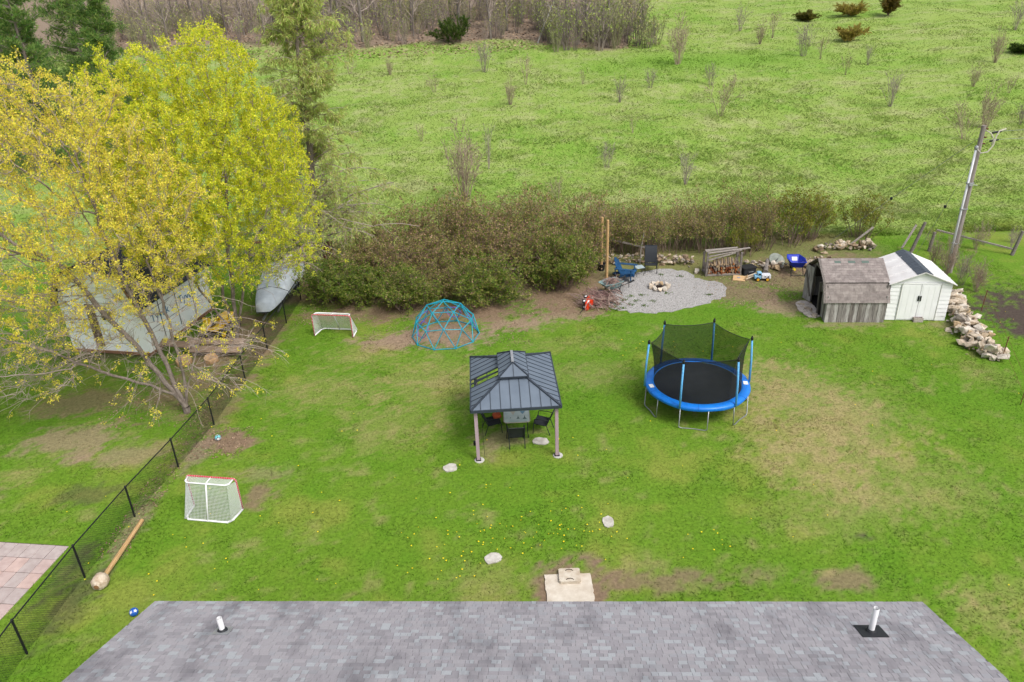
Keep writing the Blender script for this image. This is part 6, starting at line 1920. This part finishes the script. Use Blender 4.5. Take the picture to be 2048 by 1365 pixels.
# bare shrubs and saplings scattered through the field
FS = [(-2.9, 52.2, 5.1, 'large bare sapling just beyond the hedge behind the gazebo'), (21.0, 94.1, 5.2, 'rounded bare grey shrub right of the bramble thicket'), (20.1, 71.2, 4.1, 'thin bare shrub standing alone in mid field above the trampoline'), (-2.0, 94.3, 3.7, 'bare shrub in the field below the dark juniper'), (2.7, 87.1, 4.0, 'bare shrub in the field left of the thicket corner'), (11.8, 78.0, 2.6, None), (.8, 78.8, 2.4, None), (-7.3, 85.3, 2.2, None), (36.3, 95.5, 4.0, None), (37.1, 84.6, 2.8, None), (36.4, 72.3, 3.4, None), (47.5, 78.3, 2.1, None), (37.8, 61.8, 3.6, 'bare shrub left of the top of the utility pole'), (8.0, 58.6, 2.2, None), (11.3, 66.9, 1.8, None), (13.1, 53.9, 2.6, 'low bare shrub in the field above the fire pit'), (-13.3, 94.9, 1.9, None), (-18.3, 95.9, 2.5, None), (22.3, 83.7, 2.5, None), (24.0, 81.2, 1.6, None), (68.9, 107.1, 4.1, 'tall bare shrub in the far right corner of the field'), (55.7, 88.8, 3.5, None), (3.6, 51.7, 2.2, 'low bare shrub just beyond the hedge right of the large sapling'), (-1.3, 59.7, 3.9, 'slender upright sapling behind the large bare sapling'), (36.9, 108.7, 4.2, None), (34.4, 115.2, 3.7, None), (34.3, 105.6, 2.7, None), (-7.3, 67.5, 1.6, None), (44.4, 65.2, 2.2, None), (37.8, 93.7, 3.1, None), (41.9, 90.1, 2.4, None), (41.2, 64.9, 3.3, 'bare shrub directly behind the top of the utility pole'), (49.1, 75.0, 2.0, None), (15.7, 82.6, 2.2, None), (9.0, 87.2, 2.0, None)]
FSO = sorted([f for f in FS if not f[3]], key=lambda f: f[0] / f[1])
for k, (x, y, h, lb) in enumerate(FS):
    if not lb: lb = 'small bare shrub in the field, %s from the left of the scattered ones' % ORD[FSO.index((x, y, h, None))]
    v = 2 if lb and 'slender' in lb else (1 if h > 4.5 else (0, 1, 3, 4, 5)[k % 5])
    w_ = h * (.40 if v == 2 else .78)
    shrub('field_shrub', BARE[v], (x, y, tz(x, y) - .03), (w_, w_, h), r.uniform(0, 6), lb, 'bare shrubs in the field')

# ---------------------------------------------------------------- junipers
def juniper(loc, w_, h, pal, label, seed, upright=False):
    r_ = np.random.default_rng(seed)
    n = 20
    a = r_.random(n) * 6.28
    el = r_.random(n) * .55 + (.95 if upright else .30)
    S = np.zeros((n, 3)) + r_.normal(size=(n, 3)) * .12 * w_ * .3; S[:, 2] = np.abs(S[:, 2]) + .1
    D = np.stack([np.cos(a) * np.cos(el), np.sin(a) * np.cos(el), np.sin(el)], 1)
    L = w_ * .5 * (.65 + .4 * r_.random(n)) if not upright else h * (.5 + .5 * r_.random(n))
    sg, NN, DD = grow(S, D, L, np.full(n, .04), [dict(k=5, w=.07, up=.03, nc=12, cl=.3, ang=40, frm=.15, cr=.5), dict(k=4, w=.15, up=.08)], r_)
    sc_ = h / max(.1, NN[..., 2].max())
    t = thing('juniper', label, 'shrub', (loc[0], loc[1], tz(*loc)), 0, 'junipers in the field'); t.scale = (1, 1, sc_)
    V, F = seg_tubes(*sg, n=3); mobj('stems', arr_mesh('stems', V, F), M_STEM, t)
    p = NN.reshape(-1, 3); c = np.repeat(p, 4, 0) + r_.normal(size=(len(p) * 4, 3)) * .06
    V, F, C = leaves(c, .42, pal, r_, droop=-.5, aspect=.2, dirs=np.repeat(DD.reshape(-1, 3), 4, 0))
    mobj('foliage', arr_mesh('foliage', V, F, C), M_LEAF, t)
JG = [srgb(78, 102, 42, .85), srgb(62, 88, 36, .85), srgb(100, 118, 50, .85)]
JY = [srgb(158, 146, 68, 1.0), srgb(142, 136, 62, 1.0), srgb(168, 146, 80, 1.0)]
juniper((-6.4, 114.4), 6.9, 3.4, JG, 'large dark green juniper at the edge of the woods', 1)
juniper((45.2, 103.3), 4.0, 1.9, JY, 'golden juniper nearest the lens in the far field', 2)
juniper((46.1, 121.2), 3.9, 1.5, [srgb(112, 116, 50, .64), srgb(132, 122, 56, .64)], 'low olive juniper, leftmost of those in the far field', 3)
juniper((53.3, 123.2), 5.0, 2.0, JY, 'wide golden juniper at the top of the far field', 4)
juniper((58.5, 121.9), 2.0, 3.2, [srgb(136, 112, 52, .64), srgb(116, 104, 44, .64)], 'upright bronze juniper at the top of the far field', 5, True)
juniper((60.6, 92.1), 2.6, 1.0, JG, 'low green juniper at the right edge of the field', 6)

# ---------------------------------------------------------------- pines beyond the maples
def pine_mesh(seed, H_):
    r_ = np.random.default_rng(seed)
    S, D, L = [], [], []
    z = 1.0
    while z < H_ - .3:
        for k in range(5):
            a = r_.random() * 6.28; f = z / H_
            S.append((0, 0, z + r_.random() * .3)); D.append((math.cos(a), math.sin(a), .1 + .35 * f)); L.append((3.6 * (1 - f) ** .75 + .4) * (.6 + .6 * r_.random()))
        z += .55
    sg, NN, DD = grow(np.array(S), np.array(D), np.array(L), np.full(len(S), .045), [dict(k=5, w=.08, up=.03, nc=8, cl=.32, ang=50, frm=.25, cr=.5, flat=True), dict(k=3, w=.15, up=.08)], r_)
    st = arr_mesh('branches', *seg_tubes(*sg, n=3)); st.materials.append(M_TWG)
    tk_ = MB().tube([(0, 0, -.3), (0, 0, H_ * .5), (0, 0, H_)], [.26, .16, .02], 8).mesh('trunk', True); tk_.materials.append(M_BARK)
    p = NN[:, 1:].reshape(-1, 3); c = np.repeat(p, 8, 0) + r_.normal(size=(len(p) * 8, 3)) * .10
    V, F, C = leaves(c, .36, [srgb(92, 126, 58, 1.15), srgb(78, 114, 52, 1.15), srgb(114, 142, 68, 1.15), srgb(132, 148, 78, 1.15)], r_, droop=-.5, aspect=.14)
    cr__ = arr_mesh('crown', V, F, C); cr__.materials.append(M_LEAF)
    return tk_, st, cr__
PM = [pine_mesh(1, 16.5), pine_mesh(2, 14.5)]
for k, (x, y, s, lb) in enumerate(((-45, 62, 1.0, 'dark green pine at the far left behind the maples'), (-40.5, 66, 1.05, 'dark green pine second from the left behind the maples'), (-36.5, 62, .95, 'green pine third from the left behind the maples'), (-33.0, 67, 1.0, 'pale green pine, rightmost behind the maples'), (-38.5, 74, 1.15, 'tall pine at the back of the group behind the maples'), (-48, 76, 1.1, 'tall pine at the back left behind the maples'))):
    t = thing('pine_tree', lb, 'tree', (x, y, tz(x, y)), k * 1.1, 'pines behind the maples'); t.scale = (s, s, s)
    for nm, m_ in zip(('trunk', 'branches', 'crown'), PM[k % 2]): put(bpy.data.objects.new(nm, m_), t)

# ---------------------------------------------------------------- bare woods along the top edge
M_FBARK = mat('forest_bark', srgb(140, 131, 123, .75), srgb(106, 98, 92, .75), scale=2, stretch=(3, 3, .6), rough=.95, coord='World')
WT = []
for k in range(4):
    r_ = np.random.default_rng(90 + k)
    H_ = (13, 15, 12, 14)[k]
    sg, NN, DD = grow(np.zeros((1, 3)), np.array([[.04, .02, 1.]]), np.array([float(H_)]), np.array([(.17, .22, .12, .15)[k]]),
                      [dict(k=9, w=.03, up=.05, nc=26, cl=.28, ang=48, frm=.14, cr=.42, tap=.8), dict(k=5, w=.12, up=.06, nc=7, cl=.45, ang=42, frm=.2, cr=.55, rmin=.012), dict(k=3, w=.16, up=.05)], r_)
    tk_ = np.arange(9)
    g = seg_tubes(*[q[:9] for q in sg], n=7); tm = arr_mesh('trunk', *g, smooth=True); tm.materials.append(M_FBARK)
    g = seg_tubes(*[q[9:] for q in sg], n=3); bm2 = arr_mesh('crown', *g); bm2.materials.append(M_TWG)
    WT.append((tm, bm2))
r = random.Random(77)
spots = []
tries = 0
while len(spots) < 105 and tries < 6000:
    tries += 1
    x, y = r.uniform(-62, 17), r.uniform(108, 152)
    if wood_mask(np.array([x]), np.array([y]))[0] < .7: continue
    if any((x - a) ** 2 + (y - b) ** 2 < 5.0 for a, b in spots): continue
    if (x + 6.4) ** 2 + (y - 114.4) ** 2 < 30: continue
    spots.append((x, y))
for k, (x, y) in enumerate(spots):
    s = r.uniform(.75, 1.25)
    t = thing('bare_tree', 'bare grey tree in the woods along the top edge', 'tree', (x, y, tz(x, y)), r.uniform(0, 6), 'bare trees of the woods'); t.scale = (s, s, s)
    for nm, m_ in zip(('trunk', 'crown'), WT[k % 4]): put(bpy.data.objects.new(nm, m_), t)
# dead bleached tree at the thicket
t = thing('dead_tree', 'bleached white dead branch sticking out of the thicket', 'tree', (5.2, 111, tz(5.2, 111)))
M_BLEA = mat('bleached_wood', srgb(206, 202, 198, .8), rough=.9)
sg, NN, DD = grow(np.zeros((1, 3)), np.array([[.45, 0, 1.]]), np.array([5.2]), np.array([.10]), [dict(k=6, w=.08, nc=9, cl=.4, ang=45, frm=.35, cr=.5), dict(k=4, w=.15, nc=4, cl=.4, ang=40, rmin=.02), dict(k=2, w=.2)], np.random.default_rng(5))
g = seg_tubes(*[q[:6] for q in sg], n=6); mobj('trunk', arr_mesh('trunk', *g), M_BLEA, t)
g = seg_tubes(*[q[6:] for q in sg], n=3); mobj('branches', arr_mesh('branches', *g), M_BLEA, t)
# undergrowth: one mass of stems and buds (stuff)
def ribbons(P0, P1, R0, R1, r_):
    d = nrm(P1 - P0); u = nrm(np.cross(d, r_.normal(size=d.shape)))
    V = np.stack([P0 - u * R0[:, None], P0 + u * R0[:, None], P1 + u * R1[:, None], P1 - u * R1[:, None]], 1).reshape(-1, 3)
    return V, np.arange(len(P0) * 4).reshape(-1, 4)
bs_ = []
for k in range(4):
    r_ = np.random.default_rng(200 + k); ns = 16
    a = r_.random(ns) * 6.28; q = r_.random(ns) ** .6
    S = np.stack([np.cos(a) * .12 * q, np.sin(a) * .12 * q, np.zeros(ns)], 1); D = np.stack([np.cos(a) * .4 * q, np.sin(a) * .4 * q, np.ones(ns)], 1)
    sg, NN, DD = grow(S, D, .65 + .4 * r_.random(ns), np.full(ns, .010), [dict(k=3, w=.10, up=.03, nc=5, cl=.42, ang=34, frm=.25, cr=.6), dict(k=2, w=.15, up=.05, nc=2, cl=.5, ang=38, rmin=.005), dict(k=2, w=.2)], r_)
    p = NN[:, 1:].reshape(-1, 3); c = p[r_.choice(len(p), 110)] + r_.normal(size=(110, 3)) * .02
    lv = leaves(c, .055, [(1, 1, 1)], r_, 0, .6)
    bs_.append((ribbons(*sg, r_), lv[:2]))
parts, lparts = [], []
r = np.random.default_rng(55)
n = 0
SC = [np.array(srgb(150, 138, 130, .74)), np.array(srgb(132, 122, 116, .72)), np.array(srgb(158, 144, 136, .76)), np.array(srgb(142, 142, 106, .78))]
LC = [np.array(srgb(154, 162, 86, .9)), np.array(srgb(138, 154, 74, .9)), np.array(srgb(160, 152, 104, .9))]
while n < 430:
    if n < 95: x, y = r.uniform(5.5, 22.5), r.uniform(102.5, 124)
    else: x, y = r.uniform(-64, 8), r.uniform(106, 150)
    if wood_mask(np.array([x]), np.array([y]))[0] < (.25 if n < 95 else .55): 
        if n >= 95 or not (7 < x < 21 and y > 104): continue
    if (x + 6.4) ** 2 + (y - 113.4) ** 2 < 26: continue
    h = r.uniform(2.8, 5.4) if n < 95 else r.uniform(2.0, 4.6)
    k = r.integers(4); a = r.random() * 6.28
    for src, dst, pal in ((bs_[k][0], parts, SC), (bs_[k][1], lparts, LC)):
        V, F = src
        X = V[:, 0] * math.cos(a) - V[:, 1] * math.sin(a); Y = V[:, 0] * math.sin(a) + V[:, 1] * math.cos(a)
        w_ = h * .8
        q = np.stack([X * w_ + x, Y * w_ + y, V[:, 2] * h + tz(x, y)], 1)
        dst.append((q, F, np.tile(pal[r.integers(len(pal))] * r.uniform(.8, 1.2), (len(q), 1))))
    n += 1
V, F, C = cat_geo(parts + lparts)
M_UND = mat('undergrowth', (1, 1, 1), attr=True, scale=1, coord='World', rough=.95)
ug = mobj('undergrowth', arr_mesh('undergrowth', V, F, C), M_UND)
tag(ug, 'tangled bare undergrowth filling the woods along the top edge', 'undergrowth', kind='stuff')

# ================================================================ grass, litter and dandelions (stuff)
r = np.random.default_rng(71)
n = 330000
x = r.uniform(-26, 26, n); y = 9.5 + (44 - 9.5) * r.random(n) ** .92
lush = fbm(x * .8, y * .8, 91, 3)
h = (.02 + .034 * r.random(n)) * (.7 + .9 * sstep(.5, .7, lush))
near_f = np.exp(-(((x + 12.0) / .45) ** 2)) * (y < 30)
h *= 1 + 1.3 * near_f
w = .018 + .016 * r.random(n)
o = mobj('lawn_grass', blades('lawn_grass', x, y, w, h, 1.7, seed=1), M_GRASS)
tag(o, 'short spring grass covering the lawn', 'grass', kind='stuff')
n = 330000
v = r.random(n)
y = 42.0 / (1 - v * (1 - 42.0 / 150)) ; y = np.where(r.random(n) < .45, 42 + 108 * r.random(n) ** 1.5, y)
x = r.uniform(-1, 1, n) * (y * .78 + 6)
k = ~((x < -20) & (y < 75) & (r.random(n) < .6))
x, y = x[k], y[k]
n = len(x)
lush = fbm(x * .35, y * .35, 93, 4)
h = (.055 + .12 * r.random(n)) * (.6 + 1.1 * sstep(.42, .68, lush))
w = (.04 + .05 * r.random(n)) * (.7 + y / 90)
o = mobj('field_grass', blades('field_grass', x, y, w, h, 1.5, seed=2), M_GRASS)
tag(o, 'rough mixed grass covering the field', 'grass', kind='stuff')
# weeds sprouting through the gravel
rw = np.random.default_rng(8)
wc = np.array([(5.3, 33.6), (5.6, 34.1), (5.9, 33.5), (6.2, 33.9), (6.0, 34.5), (6.5, 33.3), (6.6, 34.6), (7.0, 33.8), (5.4, 33.1), (8.1, 37.2), (9.9, 34.3), (5.1, 33.3), (7.9, 34.7), (5.05, 32.95), (9.0, 36.9)])
wp = np.repeat(wc, 26, 0) + rw.normal(size=(len(wc) * 26, 2)) * np.array([.09, .07])
nw = len(wp); az = rw.random(nw) * 6.28; hw_ = .04 + .07 * rw.random(nw)
p0 = np.concatenate([wp, np.full((nw, 1), .02)], 1); sd = np.stack([np.cos(az), np.sin(az), 0 * az], 1) * .022
tp = p0 + np.stack([np.sin(az) * hw_, np.cos(az) * hw_, hw_], 1)
wcol = np.repeat(np.array([srgb(104, 136, 48, .7)]) * (.8 + .4 * rw.random((nw, 1))), 3, 0)
o = mobj('gravel_weeds', arr_mesh('gravel_weeds', np.stack([p0 - sd, p0 + sd, tp], 1).reshape(-1, 3), np.arange(nw * 3).reshape(-1, 3), wcol), M_GRASS)
tag(o, 'small green weeds sprouting through the gravel', 'weeds', kind='stuff')
# leaf litter
def litter(name, n, boxes, size, pal, seed):
    r = np.random.default_rng(seed)
    P_ = []
    for (x0, y0, x1, y1, k) in boxes:
        P_.append(np.stack([r.uniform(x0, x1, k), r.uniform(y0, y1, k)], 1))
    P_ = np.concatenate(P_)
    z = terrain(P_[:, 0], P_[:, 1]) + .012 + .02 * r.random(len(P_))
    c = np.concatenate([P_, z[:, None]], 1)
    a = r.random(len(c)) * 6.28
    d = np.stack([np.cos(a), np.sin(a), r.normal(size=len(c)) * .25], 1); e = np.stack([-np.sin(a), np.cos(a), r.normal(size=len(c)) * .25], 1)
    s = (size * (.6 + .8 * r.random(len(c))))[:, None]
    V = np.stack([c - d * s * .5, c + e * s * .35, c + d * s * .5, c - e * s * .35], 1).reshape(-1, 3)
    pal = np.array(pal); col = pal[r.integers(0, len(pal), len(c))] * (.75 + .5 * r.random(len(c)))[:, None]
    return arr_mesh(name, V, np.arange(len(c) * 4).reshape(-1, 4), np.repeat(col, 4, 0))
LP = [srgb(164, 138, 116, .7), srgb(146, 116, 94, .7), srgb(176, 150, 126, .7), srgb(124, 100, 82, .7)]
lt = mobj('leaf_litter', litter('leaf_litter', 0, [(-10.5, 32.6, 4.6, 35.2, 3600), (-12.4, 17, -11.5, 34, 1300), (-11.6, 21.8, -9.7, 23.8, 500), (10, 32.8, 16, 38, 2600), (-10.5, 35, 18, 41, 3000), (-6.8, 29.6, .8, 32.2, 900), (-16, 24, -12.5, 29, 800)], .06, LP, 3), M_PEB)
tag(lt, 'dry brown leaf litter under the hedge and along the fence', 'leaf litter', kind='stuff')
lt = mobj('woodland_litter', litter('woodland_litter', 0, [(-64, 106, 22, 150, 16000)], .38, [srgb(172, 144, 118, .7), srgb(150, 122, 100, .7), srgb(190, 164, 136, .7)], 4), M_PEB)
tag(lt, 'fallen brown leaves on the floor of the woods', 'leaf litter', kind='stuff')
# dandelions
r = np.random.default_rng(15)
cl = [(-1.6, 17.3, 1.0, .6, 34), (.3, 17.2, .9, .5, 40), (1.3, 17.3, .7, .4, 20), (-2.6, 16.6, .8, .5, 14), (-1.9, 16.0, .5, .3, 10), (-8.0, 17.2, 2.0, 1.6, 26), (-5, 15.5, 2.5, 1.2, 16), (3.6, 16.9, 1.2, .7, 14), (5.0, 16.6, .8, .4, 12), (-1, 19.3, 3, 1.0, 20), (3, 20.5, 2.5, 1.5, 14), (-12.4, 15.6, .7, 1.2, 8), (6.6, 29.0, 1.3, 1.0, 22), (-9.8, 13.6, .8, .9, 8), (8, 18.5, 4, 2.5, 12), (-6.5, 21.5, 3, 2.5, 14), (12, 26, 4, 4, 14), (22.2, 29.8, .8, 1.2, 12), (-16, 19.5, 2.5, 1.5, 10)]
P_ = np.concatenate([np.stack([r.normal(a, c * 1.0, k), r.normal(b, d * .95, k)], 1) for a, b, c, d, k in [(*q[:4], max(3, int(q[4] * .7))) for q in cl]])
bad = np.zeros(len(P_), bool)
for p in HOLES + [GRAVEL]: bad |= inpoly(P_[:, 0], P_[:, 1], p)
P_ = P_[~bad]
n = len(P_); V, F, C = [], [], []
for i, (px, py) in enumerate(P_):
    rr_ = r.uniform(.013, .027); z = r.uniform(.05, .09); k0 = len(V)
    V.append((px, py, z + .012)); 
    for j in range(7): V.append((px + rr_ * math.cos(j * .8976), py + rr_ * math.sin(j * .8976), z))
    F += [(k0, k0 + 1 + j, k0 + 1 + (j + 1) % 7) for j in range(7)]
dn = mobj('dandelions', arr_mesh('dandelions', np.array(V), np.array(F)), mat('dandelion', srgb(250, 226, 36, .9), srgb(244, 210, 28, .9), scale=20, coord='World', rough=.8))
tag(dn, 'yellow dandelion flowers dotted over the lawn', 'dandelions', kind='stuff')
